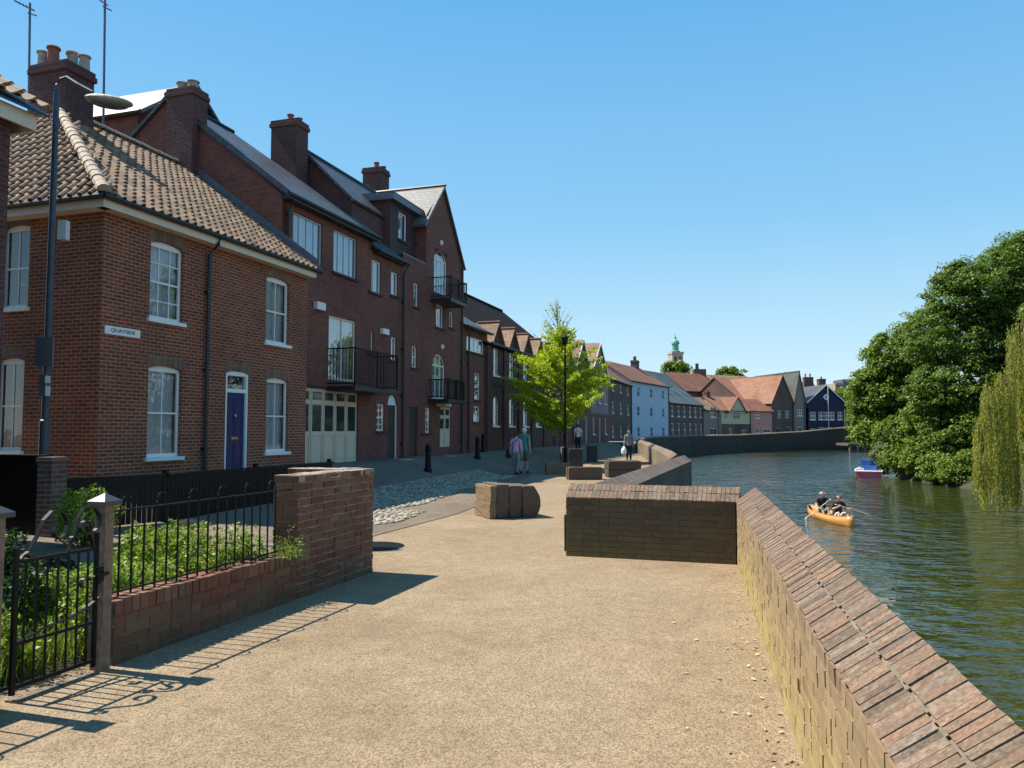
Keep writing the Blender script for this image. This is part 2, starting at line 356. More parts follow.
def window(fr, parent, o, w=0.0, fm='white', cols=2, rows=2, glass='glass', behind='curtain', fw=.055, bar=.022, sill='white', inset=.07, lintel=None, trans=None, curt='full', name='window', simple=False, depth=.05):
    a, b, c, d = o['u0'], o['u1'], o['z0'], o['z1']; r = o.get('arch', 0); W = w+inset; fm = M[fm]
    mb = MB(); top = d-r
    mb.box(fr, a+.002, a+fw, W, W+depth, c+.002, top); mb.box(fr, b-fw, b-.002, W, W+depth, c+.002, top)
    mb.box(fr, a+fw, b-fw, W+.002, W+depth-.002, c+.002, c+fw*1.3)
    A = arc(a+.002, b-.002, top, max(r, .001)) if r else [(a+.002, d-.002), (b-.002, d-.002)]
    if r:
        th = fw
        for p, q in zip(A[:-1], A[1:]):
            lo = lambda t: (t[0], min(t[1], max(top-fw*.2, t[1]-th)))
            mb.prism([fr.p(p[0], W, p[1]), fr.p(q[0], W, q[1]), fr.p(q[0], W, max(top-.04, q[1]-th)), fr.p(p[0], W, max(top-.04, p[1]-th))], fr.w*depth)
        if r < .3: mb.box(fr, a+fw, b-fw, W+.003, W+depth-.004, top-fw, top+.01)
    else: mb.box(fr, a+fw, b-fw, W+.001, W+depth-.001, d-fw, d-.002)
    for i in range(1, cols): 
        u = a+(b-a)*i/cols; mb.box(fr, u-bar/2, u+bar/2, W+.012, W+depth-.012, c+fw, d-fw*.8)
    for j in range(1, rows):
        z = c+(d-r-c)*j/rows; t = bar*(1.8 if (rows % 2 == 0 and j == rows//2) else 1)
        mb.box(fr, a+fw, b-fw, W+.008, W+depth-.006, z-t/2, z+t/2)
    if trans is not None: mb.box(fr, a+fw, b-fw, W+.004, W+depth-.003, trans-.03, trans+.03)
    wo = mb.build(name, fm, parent)
    pts = [(a+.01, c+.01), (b-.01, c+.01)] + ([(p[0], p[1]-.005) for p in A[::-1]] if r else [(b-.01, d-.01), (a+.01, d-.01)])
    g = MB(); g.poly([fr.p(u, W+depth*.55, z) for u, z in pts]); g.build('pane', M[glass], wo, fix=False)
    if not simple:
        g = MB()
        if behind == 'curtain':
            n = 24
            def strip(ua, ub):
                for i in range(n):
                    p, q = ua+(ub-ua)*i/n, ua+(ub-ua)*(i+1)/n
                    wa, wb = W+depth+.10+.025*math.sin(i*1.9+a), W+depth+.10+.025*math.sin((i+1)*1.9+a)
                    g.quad(fr.p(p, wa, c), fr.p(q, wb, c), fr.p(q, wb, d), fr.p(p, wa, d))
            if curt == 'full': strip(a-.05, b+.05)
            else:
                m_ = (b-a)*.36; strip(a-.05, a+m_); strip(b-m_, b+.05)
            g.build('curtain', M['curtain'], wo, smooth=True, fix=False)
        elif behind == 'blind':
            g.quad(fr.p(a, W+depth+.06, c), fr.p(b, W+depth+.06, c), fr.p(b, W+depth+.06, d), fr.p(a, W+depth+.06, d)); g.build('blind', M['blind'], wo, fix=False)
        g = MB(); g.quad(fr.p(a-.1, W+depth+.5, c-.1), fr.p(b+.1, W+depth+.5, c-.1), fr.p(b+.1, W+depth+.5, d+.1), fr.p(a-.1, W+depth+.5, d+.1))
        g.build('room_backing', M['room'], wo, fix=False)
    if sill: MB().box(fr, a-.07, b+.07, w-.07, w+inset, c-.075, c+.004).build('sill', M[sill], wo)
    if lintel:
        g = MB(); k = arc(a-.05, b+.05, top, r or .001) if r else [(a-.05, d), (b+.05, d)]; hgt = .23
        for p, q in zip(k[:-1], k[1:]):
            g.prism([fr.p(p[0], w-.004, p[1]+.002), fr.p(q[0], w-.004, q[1]+.002), fr.p(q[0]+(.04 if q[0] > (a+b)/2 else -.04), w-.004, q[1]+hgt), fr.p(p[0]+(.04 if p[0] > (a+b)/2 else -.04), w-.004, p[1]+hgt)], fr.w*.02)
        g.build('brick_arch', M[lintel], wo)
    return wo
def slab(parent, name, m, pts, t=.09):
    pts = [Vector(p) for p in pts]; n = (pts[1]-pts[0]).cross(pts[2]-pts[0]).normalized()
    if n.z < 0: n = -n
    mb = MB(); mb.prism([p-n*t for p in pts], n*t); return mb.build(name, m, parent)
def pantiles(parent, name, m, a, b, c, d, tw=.25, tl=.30, t=.05):
    """a,b eave left/right, c,d ridge right/left: clipped rows of curved tiles, each tile its own island"""
    a, b, c, d = map(Vector, (a, b, c, d)); U = (b-a).normalized(); Vv = (d-a)-(d-a).dot(U)*U; ln = Vv.length; Vv.normalize(); n = U.cross(Vv).normalized()
    if n.z < 0: n = -n
    la = [0.0, (b-a).length]; ld = [(d-a).dot(U), (c-a).dot(U)]
    mb = MB(); rows = int(ln/tl)+1; prof = [(0, .0), (.15, -.03), (.38, -.042), (.6, -.012), (.78, .03), (.92, .03), (1.06, .0)]
    for r in range(rows):
        v0, v1 = r*tl, min(ln, (r+1)*tl+.05); k0 = v0/ln
        l0 = la[0]*(1-k0)+ld[0]*k0; l1 = la[1]*(1-k0)+ld[1]*k0
        i0 = int(math.floor(l0/tw)); i1 = int(math.ceil(l1/tw))
        for i in range(i0, i1):
            u = i*tw
            if u+tw*.5 < l0 or u+tw*.5 > l1: continue
            j = random.uniform(-.006, .006); vs = []
            for v, lift in ((v0-.02, .055), (v1, .012)):
                for (f, h) in prof: vs.append(a+U*(u+f*tw)+Vv*v+n*(h+lift+j))
            k = len(prof); fs = [(q, q+1, k+q+1, k+q) for q in range(k-1)]
            vs += [a+U*(u+f*tw)+Vv*(v0-.02)+n*(h+.055+j-.03) for (f, h) in prof]; fs += [(q, 2*k+q, 2*k+q+1, q+1) for q in range(k-1)]
            mb.add(vs, fs)
    return mb.build(name, m, parent, fix=False)
def chimney(fr, parent, u, w, su, sw, z0, z1, m, pots=(), name='chimney', corb=True, cap=None):
    mb = MB(); mb.box(fr, u-su/2, u+su/2, w-sw/2, w+sw/2, z0, z1-.25)
    if corb:
        mb.box(fr, u-su/2-.05, u+su/2+.05, w-sw/2-.05, w+sw/2+.05, z1-.25, z1-.12); mb.box(fr, u-su/2-.02, u+su/2+.02, w-sw/2-.02, w+sw/2+.02, z1-.12, z1)
    else: mb.box(fr, u-su/2-.04, u+su/2+.04, w-sw/2-.04, w+sw/2+.04, z1-.25, z1)
    c = mb.build(name, m, parent)
    for (du, dw, r, h, pm) in pots:
        p = MB(); b = fr.p(u+du, w+dw, z1); p.lathe(b, [(r*1.05, 0), (r*.95, h*.1), (r*.85, h*.85), (r*1.1, h*.88), (r*1.1, h*.96), (r*.95, h)], 12); p.build('chimney_pot', M[pm], c, smooth=False)
    return c
def pipe(fr, parent, u, w, z0, z1, hop=True, r=.045):
    mb = MB(); mb.tube([fr.p(u, w-.09, z0), fr.p(u, w-.09, z1-.35), fr.p(u, w-.3, z1)] if hop else [fr.p(u, w-.09, z0), fr.p(u, w-.09, z1)], r, 8)
    for z in np.arange(z0+.6, z1-.4, 1.8): mb.box(fr, u-.075, u+.075, w-.12, w-.001, z, z+.07)
    return mb.build('downpipe', M['gutter'], parent)
exec_parts = []
# ================================================================== SETTING
WATER_Z = -1.6
OFFW = .53
QP = [(-1.3, -8.0), (OFFW+.231*2, 2.0), (2.80, 9.70), (.71, 10.36), (1.0, 10.9), (4.75, 23.0), (5.3, 26.5), (9.5, 60), (11.8, 73), (16.2, 87), (22.8, 101), (33.5, 115), (46, 125), (58, 129)]
QP[0] = (OFFW+.231*-8, -8.0); QP[2] = (OFFW+.231*9.62, 9.62)
def XQ(y):
    for (x0, y0), (x1, y1) in zip(QP[:-1], QP[1:]):
        if y0 <= y <= y1: return x0+(x1-x0)*(y-y0)/(y1-y0)
    return QP[0][0] if y < QP[0][1] else 58
ys = sorted(set([-8, -3, 2, 9.0, 9.62, 10.0, 10.36, 10.9] + list(np.arange(3.0, 20, .75)) + list(np.arange(20, 72, 1.5)) + list(np.arange(72, 129, 3.5)) + [129.0]))
mb = MB(); rows = []
ss = [-300, -60, -20, -6, -1, 0, .4, .8, 1.2, 1.6, 2, 2.5, 3, 3.5, 4, 4.5, 5, 6, 7.5, 9, 12]
for y in ys:
    f = C0.x+.322*(y-C0.y); q = XQ(y)+.05; r = [min(f+s/.952, q) for s in ss]; r[-1] = q
    rows.append([Vector((x, y, zg(x, y) if x > -100 else .2)) for x in r])
k = len(ss); mb.add([p for r in rows for p in r], [(i*k+j, i*k+j+1, (i+1)*k+j+1, (i+1)*k+j) for i in range(len(rows)-1) for j in range(k-1)])
tag(mb.build('ground', M['land'], smooth=True, fix=False), kind='structure')
mb = MB(); mb.quad((-1500, 129, .3), (58, 129, .3), (58, 1600, .3), (-1500, 1600, .3)); mb.quad((58, 131, .3), (1600, 131, .3), (1600, 1600, .3), (58, 1600, .3))
mb.quad((-1500, -200, -.02), (-1.34, -200, -.02), (-1.34, -8, -.02), (-1500, -8, -.02))
mb.quad((-1500, -8, .1), (-312, -8, .1), (-266, 129, .1), (-1500, 129, .1))
tag(mb.build('distant_ground', M['land']), kind='structure')
# overlay ribbons that follow the ground
def ribbon(name, m, u0, u1, sl, sr, dz, n=10, kind='structure', du=.5):
    mb = MB(); us = np.arange(u0, u1+.01, du); vs = []
    for u in us:
        a, b = sl(u), sr(u)
        for j in range(n+1):
            s = a+(b-a)*j/n; p = C0+D*u-N*s; x = min(p.x, XQ(p.y)-.02); vs.append((x, p.y, zg(x, p.y)+dz))
    mb.add(vs, [(i*(n+1)+j, i*(n+1)+j+1, (i+1)*(n+1)+j+1, (i+1)*(n+1)+j) for i in range(len(us)-1) for j in range(n)])
    return tag(mb.build(name, m, smooth=True, fix=False), kind=kind)
def lerp(pts):
    def f(u):
        if u <= pts[0][0]: return pts[0][1]
        for (a, b), (c, d) in zip(pts[:-1], pts[1:]):
            if a <= u <= c: return b+(d-b)*(u-a)/(c-a)
        return pts[-1][1]
    return f
pe = lerp([(-24, 7.5), (-5.5, 7.5), (-3.3, 6.7), (-1, 6.45), (2.4, 6.5), (5, 6.2), (8, 5.5), (12, 4.7), (16, 4.1), (22, 4.0), (60, 5)])   # where the gravel path ends on the house side
def pex(y):   # x of the gravel path's house-side edge at a given y
    lo, hi = -30.0, 80.0
    for _ in range(30):
        m_ = (lo+hi)/2; q = C0+D*m_-N*pe(m_)
        if q.y < y: lo = m_
        else: hi = m_
    q = C0+D*lo-N*pe(lo); return q.x
mb = MB(); rws = []; ysp = sorted(set([-8, 9.62, 10.0, 10.36, 10.9]+list(np.arange(-7.5, 20, .5))+list(np.arange(20, 60, 1.0))))
for y in ysp:
    a_, b_ = pex(y), XQ(y)+.045
    for j in range(25):
        x = a_+(b_-a_)*j/24; rws.append((x, y, zg(x, y)+.010))
mb.add(rws, [(i*25+j, i*25+j+1, (i+1)*25+j+1, (i+1)*25+j) for i in range(len(ysp)-1) for j in range(24)])
tag(mb.build('gravel_path', M['path'], smooth=True, fix=False), kind='structure')
ribbon('road', M['road'], -1.5, 60, lambda u: 1.0, lambda u: pe(u)-.12, .004)
# thin stone edging between path and road
mb = MB()
for u in np.arange(-3.3, 20, .5):
    a, b = C0+D*u-N*pe(u), C0+D*(u+.49)-N*pe(u+.49)
    za, zb = zg(a.x, a.y), zg(b.x, b.y)
    mb.add([a+UP*(za+.02)-N*-.1, a+UP*(za+.02), b+UP*(zb+.02), b+UP*(zb+.02)+N*.1], [(0, 1, 2, 3)])
tag(mb.build('stone_edging', M['road'], fix=False), kind='structure')
# cobbles
def cobbles(name, u0, u1, sl, sr):
    mb = MB(); us = np.arange(u0, u1, .14)
    for u in us:
        s = sl(u)
        while s < sr(u):
            uu = u+random.uniform(-.03, .03); p = C0+D*uu-N*s; z = zg(p.x, p.y); a = random.uniform(-.5, .5)
            r = (random.uniform(.05, .085), random.uniform(.04, .062), random.uniform(.022, .04))
            rot = Matrix.Rotation(ANG*-1+a, 3, 'Z'); mb.ell((p.x, p.y, z+.01), r, 7, 4, rot); s += random.uniform(.10, .145)
    tag(mb.build(name, M['cob'], smooth=True), kind='stuff')
    return None
cA = (lerp([(-6, 6.9), (-3.5, 5.5), (0, 5.4)]), lerp([(-6, 7.0), (-4.5, 6.7), (-2.5, 6.3), (-1.0, 5.5), (1, 5.4)]))
b2l, b2r = lerp([(.2, 5.5), (2.6, 4.7)]), lerp([(.2, 5.7), (.9, 6.0), (2.6, 5.7)])
b1l, b1r = lerp([(2.9, 4.0), (4.6, 2.6), (15, 2.3)]), lerp([(2.9, 4.9), (4.1, 5.0), (8.5, 4.3), (15, 3.7)])
for (u0_, u1_, fl, fr2) in ((.2, 2.6, b2l, b2r), (2.9, 15, b1l, b1r)):
    ribbon('cobble_bedding', M['cobdirt'], u0_, u1_, fl, fr2, .010, n=6, du=.2); cobbles('cobbles', u0_, u1_, fl, fr2)
# water and banks
mb = MB(); mb.quad((-6, -60, WATER_Z), (90, -60, WATER_Z), (90, 140, WATER_Z), (-6, 140, WATER_Z)); tag(mb.build('river_water', M['water'], fix=False), kind='structure')
BK = [(34, -60), (27, 5), (20.5, 22), (20.5, 31), (24.5, 42), (25.5, 53), (31, 65), (37, 80), (50, 105), (60, 129)]
mb = MB(); vs = []
for x, y in BK:
    vs += [(x, y, WATER_Z-.5), (x+.8, y-.1, WATER_Z+.35), (x+2.5, y-.3, -.5), (x+6, y-.5, .1), (x+500, y-.5, .3)]
mb.add(vs, [(i*5+j, i*5+j+1, (i+1)*5+j+1, (i+1)*5+j) for i in range(len(BK)-1) for j in range(4)])
tag(mb.build('river_bank', M['bank'], smooth=True, fix=False), kind='structure')

# ================================================================== BRICK WALLS built of bricks
ST_RIV = [(0, (.20, .11, .075)), (.3, (.30, .19, .12)), (.6, (.24, .15, .11)), (.85, (.34, .24, .16)), (1, (.16, .10, .08))]
M['riv_face'] = islands('lichened_river_brick', [(0, (.22, .13, .08)), (.4, (.31, .215, .12)), (.7, (.27, .18, .11)), (1, (.20, .12, .08))], stain=(.30, .23, .10), stain_sc=2.6, stain_lo=.45, stain_f=.6, bs=26, mul=.45, zst=((.37, .29, .09), 0.0, .72))
M['riv_cop'] = islands('coping_brick', [(0, (.12, .08, .055)), (.2, (.25, .16, .10)), (.5, (.19, .12, .078)), (.75, (.30, .17, .10)), (.9, (.27, .20, .14)), (1, (.15, .105, .075))], stain=(.36, .30, .20), stain_sc=26, stain_lo=.52, stain_f=.65, bs=60, mul=.7, bmp=.007)
M['mortar'] = plain('lime_mortar', (.24, .19, .14), .95, var=.2, vs=20, bmp=.004)
M['mortar_dk'] = plain('dirty_mortar', (.16, .13, .09), .95, var=.3, vs=12, bmp=.004)
M['gar_face'] = islands('old_garden_brick', [(0, (.13, .045, .028)), (.35, (.23, .075, .04)), (.7, (.17, .06, .036)), (1, (.27, .13, .075))], stain=(.16, .12, .06), stain_sc=2.2, stain_lo=.45, stain_f=.6, bs=28, mul=.35, bmp=.005, zst=((.075, .06, .028), -.05, .38))
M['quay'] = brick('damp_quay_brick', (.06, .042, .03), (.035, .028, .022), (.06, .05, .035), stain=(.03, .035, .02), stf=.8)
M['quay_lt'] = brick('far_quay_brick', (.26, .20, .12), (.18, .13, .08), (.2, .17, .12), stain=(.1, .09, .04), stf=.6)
def brick_run(a, b, z0, z1, th, side, L_=.225, h=.075, j=.10, mb=None, jit=.004, holes=.0, top=None, gap=.005, jj=.0022):
    """courses of separate bricks along a->b; `side` = outward normal; bricks stand slightly proud of the core"""
    mb = mb or MB(); a, b = Vector((*a, 0)), Vector((*b, 0)); U = (b-a).normalized(); ln = (b-a).length; fr = Fr(a, U, -Vector(side))
    n = int((z1-z0)/h+.02)
    for r in range(n):
        o = (L_/2 if r % 2 else 0); u = -o
        while u < ln:
            w = L_ if random.random() > .25 else L_/2
            p, q = max(0, u)+gap*.8, min(ln, u+w)-gap
            if q-p > .03 and random.random() > holes:
                d = random.uniform(0, jit); mb.box(fr, p, q, -d-.002, .05, z0+r*h+gap, z0+(r+1)*h-gap*1.1, j=jj)
            u += w
    return mb
def corner_prism(mb, P, Q, prof):
    """sweep a (offset, z) profile between two mitred ends given as (point, offset direction)"""
    n = len(prof); vs = [Vector((*pt, 0))+Vector((*dr, 0))*o+UP*z for pt, dr in (P, Q) for o, z in prof]
    mb.add(vs, [tuple(range(n))[::-1], tuple(range(n, 2*n))]+[(i, (i+1) % n, n+(i+1) % n, n+i) for i in range(n)])
# --- river parapet beside the path
rw = thing('river_wall', 'long brown brick river wall with sloping coping running along the right of the path', 'wall', (.97, 2, 0))
wd = Vector((.231, 1, 0)).normalized(); wn = Vector((wd.y, -wd.x, 0))        # along, and out over the river
p0 = Vector((OFFW+.231*-4, -4, 0)); p1 = Vector((OFFW+.231*9.62, 9.62, 0))
mb = MB(); corner_prism(mb, (p0.xy, wn.xy), (p1.xy+wd.xy*.24, wn.xy), [(.006, -.05), (.006, .768), (.225, .926), (.232, .92), (.232, -2.4), (.006, -2.4)])
mb.build('wall_core', M['mortar_dk'], rw)
brick_run(p0.xy[:], p1.xy[:], 0, .77, .1, -wn, mb=(m1 := MB()), holes=.004)
m1.build('brick_face', M['riv_face'], rw)
def coping(mb, a, b, nrm, prof_lo, prof_hi, o0, o1, step=.056, jit=.0028, th=.05):
    a = Vector(a); b = Vector(b); U = (b-a).normalized(); ln = (b-a).length; u = 0; sl = (prof_hi-prof_lo)/(o1-o0); nn = Vector(nrm)
    up = (UP-nn*sl).normalized(); al = (nn+UP*sl).normalized(); wid = math.hypot(o1-o0, prof_hi-prof_lo)
    while u < ln:
        w = step*random.uniform(.94, 1.06); c = a+U*u+nn*o0+UP*prof_lo; d = random.uniform(-jit, jit); e0 = random.uniform(-.003, .003)
        P = [c+U*(x*(w-.0045))+al*(e0+y*(wid-.003))+up*(d+z) for z in (-th, 0) for y in (0, 1) for x in (0, 1)]
        P = [p+Vector((random.uniform(-.002, .002),)*3) for p in P]
        mb.add(P, [(0, 2, 3, 1), (4, 5, 7, 6), (0, 1, 5, 4), (2, 6, 7, 3), (0, 4, 6, 2), (1, 3, 7, 5)]); u += w
cm = MB()
P0 = Vector((p0.x, p0.y, 0)); P1 = Vector((p1.x, p1.y, 0))
coping(cm, P0, P1+wd*.05, wn, .775, .860, -.012, .112); coping(cm, P0, P1+wd*.15, wn, .864, .945, .118, .235)
cm.build('coping', M['riv_cop'], rw)
mb = MB(); u = .0; LW = (p1-p0).length
while u < LW:   # broken lime joint between the two rows
    l_ = random.uniform(.02, .07)
    if random.random() > .4:
        a0_, a1_ = .109+random.uniform(-.002, .003), .116+random.uniform(-.002, .006); F_ = Fr(p0, wd, wn); zz = .775+(.112+.012)/.247*.172; k_ = .69
        mb.add([F_.p(u, a0_, zz-.0015+(a0_-.112)*k_), F_.p(u+l_, a0_, zz-.0015+(a0_-.112)*k_), F_.p(u+l_*random.uniform(.85, 1.1), a1_, zz-.0015+(a1_-.112)*k_), F_.p(u, a1_, zz-.0015+(a1_-.112)*k_),
                F_.p(u, a0_, zz-.03), F_.p(u+l_, a0_, zz-.03), F_.p(u+l_, a1_, zz-.03), F_.p(u, a1_, zz-.03)], [(0, 1, 2, 3), (0, 4, 5, 1), (1, 5, 6, 2), (2, 6, 7, 3), (3, 7, 4, 0)])
    u += l_
mb.build('mortar_joint', M['mortar_dk'], rw)
# --- cross wall
cw = thing('river_wall', 'shaded short brick wall crossing the path end with its sloping coping in sun', 'wall', (1.8, 10, 0))
ca, cb = Vector((.71, 10.30, 0)), Vector((2.735, 9.625, 0)); cd = (cb-ca).normalized(); cn = Vector((-cd.y, cd.x, 0))
if cn.y < 0: cn = -cn
mb = MB(); corner_prism(mb, (ca.xy+cd.xy*.004, cn.xy), (cb.xy, cn.xy), [(.006, -.05), (.006, .765), (.22, .90), (.42, .765), (.42, -.05)]); mb.build('wall_core', M['mortar_dk'], cw)
M['cw_face'] = islands('shaded_mossy_brick', [(0, (.09, .055, .03)), (.4, (.13, .085, .045)), (.7, (.11, .07, .038)), (1, (.08, .05, .03))], stain=(.07, .06, .03), stain_sc=2, bs=26, zst=((.13, .10, .035), .05, .6))  # river brick repeated much darker, shade of this face put into its colour
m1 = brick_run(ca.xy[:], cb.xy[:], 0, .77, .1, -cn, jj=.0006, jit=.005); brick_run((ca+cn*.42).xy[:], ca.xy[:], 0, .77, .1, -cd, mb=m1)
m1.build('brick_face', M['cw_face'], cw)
cm = MB(); coping(cm, ca, cb+cd*.02, cn, .775, .858, -.012, .11); coping(cm, ca, cb, cn, .862, .935, .115, .235); coping(cm, ca, cb, cn, .935, .80, .24, .43)
cm.build('coping', M['riv_cop'], cw)
# --- the wall farther along, stepping back then following the bend
def far_wall(name, label, pts, tops, m_face, th=.42, deep=-2.4, base=0.0):
    t = thing(name, label, 'wall', (*pts[0], 0)); V2 = [Vector((*p, 0)) for p in pts]; prof = []
    for i, p in enumerate(V2):
        d = (V2[min(i+1, len(V2)-1)]-V2[max(i-1, 0)]).normalized(); nn = Vector((d.y, -d.x, 0)); z = tops[i]
        prof.append((p, nn, z))
    core = MB(); cop = MB()
    for (p, n1, z1_), (q, n2, z2_) in zip(prof[:-1], prof[1:]):
        core.quad(p+UP*(base-.1), q+UP*(base-.1), q+UP*(z2_-.16), p+UP*(z1_-.16)); core.quad(p+n1*th+UP*(z1_-.16), q+n2*th+UP*(z2_-.16), q+n2*th+UP*deep, p+n1*th+UP*deep)
        A = [p+UP*(z1_-.16)-n1*.01, p+n1*th*.5+UP*z1_, p+n1*(th+.02)+UP*(z1_-.16)]; B = [q+UP*(z2_-.16)-n2*.01, q+n2*th*.5+UP*z2_, q+n2*(th+.02)+UP*(z2_-.16)]
        cop.quad(A[0], B[0], B[1], A[1]); cop.quad(A[1], B[1], B[2], A[2]); cop.quad(A[0], A[2], B[2], B[0])
    for (p, nn, z) in (prof[0], prof[-1]):
        core.quad(p+UP*deep, p+nn*th+UP*deep, p+nn*th+UP*(z-.16), p+UP*(z-.16)); cop.poly([p+UP*(z-.16)-nn*.01, p+nn*th*.5+UP*z, p+nn*(th+.02)+UP*(z-.16)])
    core.build('brick_face', m_face, t); cop.build('coping', M['cop_far'], t); return t
M['cop_far'] = brick('far_coping', (.27, .17, .11), (.12, .075, .05), (.24, .19, .14), bw=.08, bh=.3, ms=.008, stain=(.2, .17, .12))
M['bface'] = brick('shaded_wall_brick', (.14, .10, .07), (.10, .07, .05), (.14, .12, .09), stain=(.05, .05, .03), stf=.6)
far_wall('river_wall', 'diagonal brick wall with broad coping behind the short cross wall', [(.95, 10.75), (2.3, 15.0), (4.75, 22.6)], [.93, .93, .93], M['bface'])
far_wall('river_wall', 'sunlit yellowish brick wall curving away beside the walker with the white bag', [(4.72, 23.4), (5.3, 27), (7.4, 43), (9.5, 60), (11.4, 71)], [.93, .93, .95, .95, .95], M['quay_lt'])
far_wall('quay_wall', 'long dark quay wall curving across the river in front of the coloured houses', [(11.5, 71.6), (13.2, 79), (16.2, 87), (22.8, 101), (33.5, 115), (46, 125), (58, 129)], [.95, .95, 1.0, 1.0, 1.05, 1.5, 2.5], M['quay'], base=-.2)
mb = MB()  # river-side quay wall under the near ground
mb.quad((.71, 10.7, -2.4), (.71, 10.7, .5), (2.95, 9.98, .5), (2.95, 9.98, -2.4)); o = mb.build('quay_revetment', M['quay']); tag(o, kind='structure')

# ================================================================== HOUSE 1 (corner house)
h1 = thing('corner_house', 'red brick corner house with white sash windows, blue door and clay pantile roof', 'house', C0)
HL = Fr(C0, -N, D)
W1 = op(H, 150, 243, 183, 321, arch=.07); W2 = op(H, 147.5, 366, 181, 457, arch=.07); DR = op(H, 225, 371, 248, 480, arch=.07); W3 = op(H, 266, 278, 289, 344, arch=.07); W4 = op(H, 266, 378, 288, 452, arch=.07)
facade(H, h1, 'front_wall', M['h_brick'], 0, 7.18, .0, 6.0, [W1, W2, DR, W3, W4])
L1 = op(HL, 2, 225, 29, 308, arch=.07); L2 = op(HL, -4, 358, 23, 451, arch=.07)
L3 = dict(L1); L3['u0'] -= 4.2; L3['u1'] -= 4.2; L4 = dict(L2); L4['u0'] -= 4.2; L4['u1'] -= 4.2
facade(HL, h1, 'side_wall', M['h_brick'], -9, 0, .0, 6.0, [L1, L2, L3, L4])
mb = MB(); mb.quad(H.p(7.18, 0, 0), H.p(7.18, 9, 0), H.p(7.18, 9, 6), H.p(7.18, 0, 6)); mb.quad(H.p(0, 9, 0), H.p(7.18, 9, 0), H.p(7.18, 9, 6), H.p(0, 9, 6)); mb.build('rear_wall', M['h_brick'], h1)
for o_, r_, c_ in ((W1, 4, 3), (W2, 2, 2), (W3, 2, 2), (W4, 2, 2)):
    window(H, h1, o_, cols=c_, rows=r_, lintel='h_lintel', fw=.06)
window(HL, h1, L1, cols=2, rows=2, lintel='h_lintel', curt='side'); window(HL, h1, L2, cols=2, rows=2, lintel='h_lintel')
window(HL, h1, L3, cols=2, rows=2, lintel='h_lintel'); window(HL, h1, L4, cols=2, rows=2, lintel='h_lintel')
# door
a, b, c, d = DR['u0'], DR['u1'], DR['z0'], DR['z1']; zt = H.px(236, 391)[1]
df = MB()
df.box(H, a+.002, a+.08, .02, .12, c, d-.02); df.box(H, b-.08, b-.002, .02, .12, c, d-.02); df.box(H, a+.08, b-.08, .022, .118, d-.12, d-.015); df.box(H, a+.08, b-.08, .022, .118, zt-.04, zt+.05)
dfo = df.build('door_frame', M['white'], h1)
g = MB(); g.quad(H.p(a+.08, .08, zt+.05), H.p(b-.08, .08, zt+.05), H.p(b-.08, .08, d-.12), H.p(a+.08, .08, d-.12)); g.build('fanlight', M['glassb'], dfo, fix=False)
dd = MB(); dd.box(H, a+.08, b-.08, .07, .11, c, zt-.04); W_ = b-a-.16
for (f0, f1) in ((.12, .46), (.54, .88)):
    for (g0, g1) in ((.08, .42), (.5, .93)):
        u0, u1 = a+.08+W_*f0, a+.08+W_*f1; z0, z1 = c+(zt-c)*g0, c+(zt-c)*g1
        dd.box(H, u0, u1, .062, .07, z0, z0+.02); dd.box(H, u0, u1, .062, .07, z1-.02, z1); dd.box(H, u0, u0+.02, .063, .07, z0+.02, z1-.02); dd.box(H, u1-.02, u1, .063, .07, z0+.02, z1-.02)
ddo = dd.build('door', M['door_blue'], h1)
hb = MB(); zl = c+(zt-c)*.47; hb.box(H, (a+b)/2-.13, (a+b)/2+.13, .05, .0695, zl-.03, zl+.03); hb.build('letterbox', M['brass'], ddo)
hb = MB(); hb.ell(H.p((a+b)/2, .05, c+(zt-c)*.72), (.03, .03, .05), 8, 6); hb.build('knocker', M['brass'], ddo)
MB().box(H, a-.1, b+.1, -.35, .0, c-.15, c-.002).build('door_step', M['conc'], h1)
A_ = arc(a-.05, b+.05, d-.07, .07); g = MB()
for p, q in zip(A_[:-1], A_[1:]): g.prism([H.p(p[0], -.004, p[1]), H.p(q[0], -.004, q[1]), H.p(q[0], -.004, q[1]+.23), H.p(p[0], -.004, p[1]+.23)], H.w*.02)
g.build('brick_arch', M['h_lintel'], h1)
# roof
ez, rz_, rw_ = 6.17, 9.6, 4.4
A = H.p(-.32, -.32, ez); B = H.p(7.42, -.32, ez); Cc = H.p(7.42, rw_, rz_); AP = H.p(2.75, rw_, rz_); E_ = H.p(-.32, 9.2, ez); F_ = H.p(7.42, 9.2, ez)
rt = pantiles(h1, 'roof', M['pantile'], A, B, Cc, AP); MBs = MB()
h2 = pantiles(h1, 'roof_hip', M['pantile'], E_, A, AP, AP+(E_-A)*.0001)
base = MB()
for q in ([A, B, Cc, AP], [E_, A, AP], [F_, E_, AP, Cc]):
    q = [p-UP*.05 for p in q]; base.prism(q, -UP*.05)
base.build('roof_boarding', M['gutter'], h1)
def ridgetiles(parent, a, b, r=.12, m='ridge', step=.33, name='ridge_tiles'):
    a, b = Vector(a), Vector(b); ln = (b-a).length; n = max(1, int(ln/step)); mb = MB(); U = (b-a)/ln
    S_ = U.cross(UP).normalized(); T_ = S_.cross(U).normalized()
    for i in range(n):
        p = a+U*(ln*i/n); q = a+U*(ln*(i+1)/n-.008); rr = r*random.uniform(.95, 1.05); lift = random.uniform(0, .01)
        vs = []
        for pt, k in ((p, rr*1.06), (q, rr*.96)):
            for t in range(7):
                an = math.pi*t/6; vs.append(pt+S_*math.cos(an)*k+T_*(math.sin(an)*k+lift))
        mb.add(vs, [(t, t+1, 8+t, 7+t) for t in range(6)]+[tuple(range(7)), tuple(range(7, 14))])
    return mb.build(name, M[m], parent)
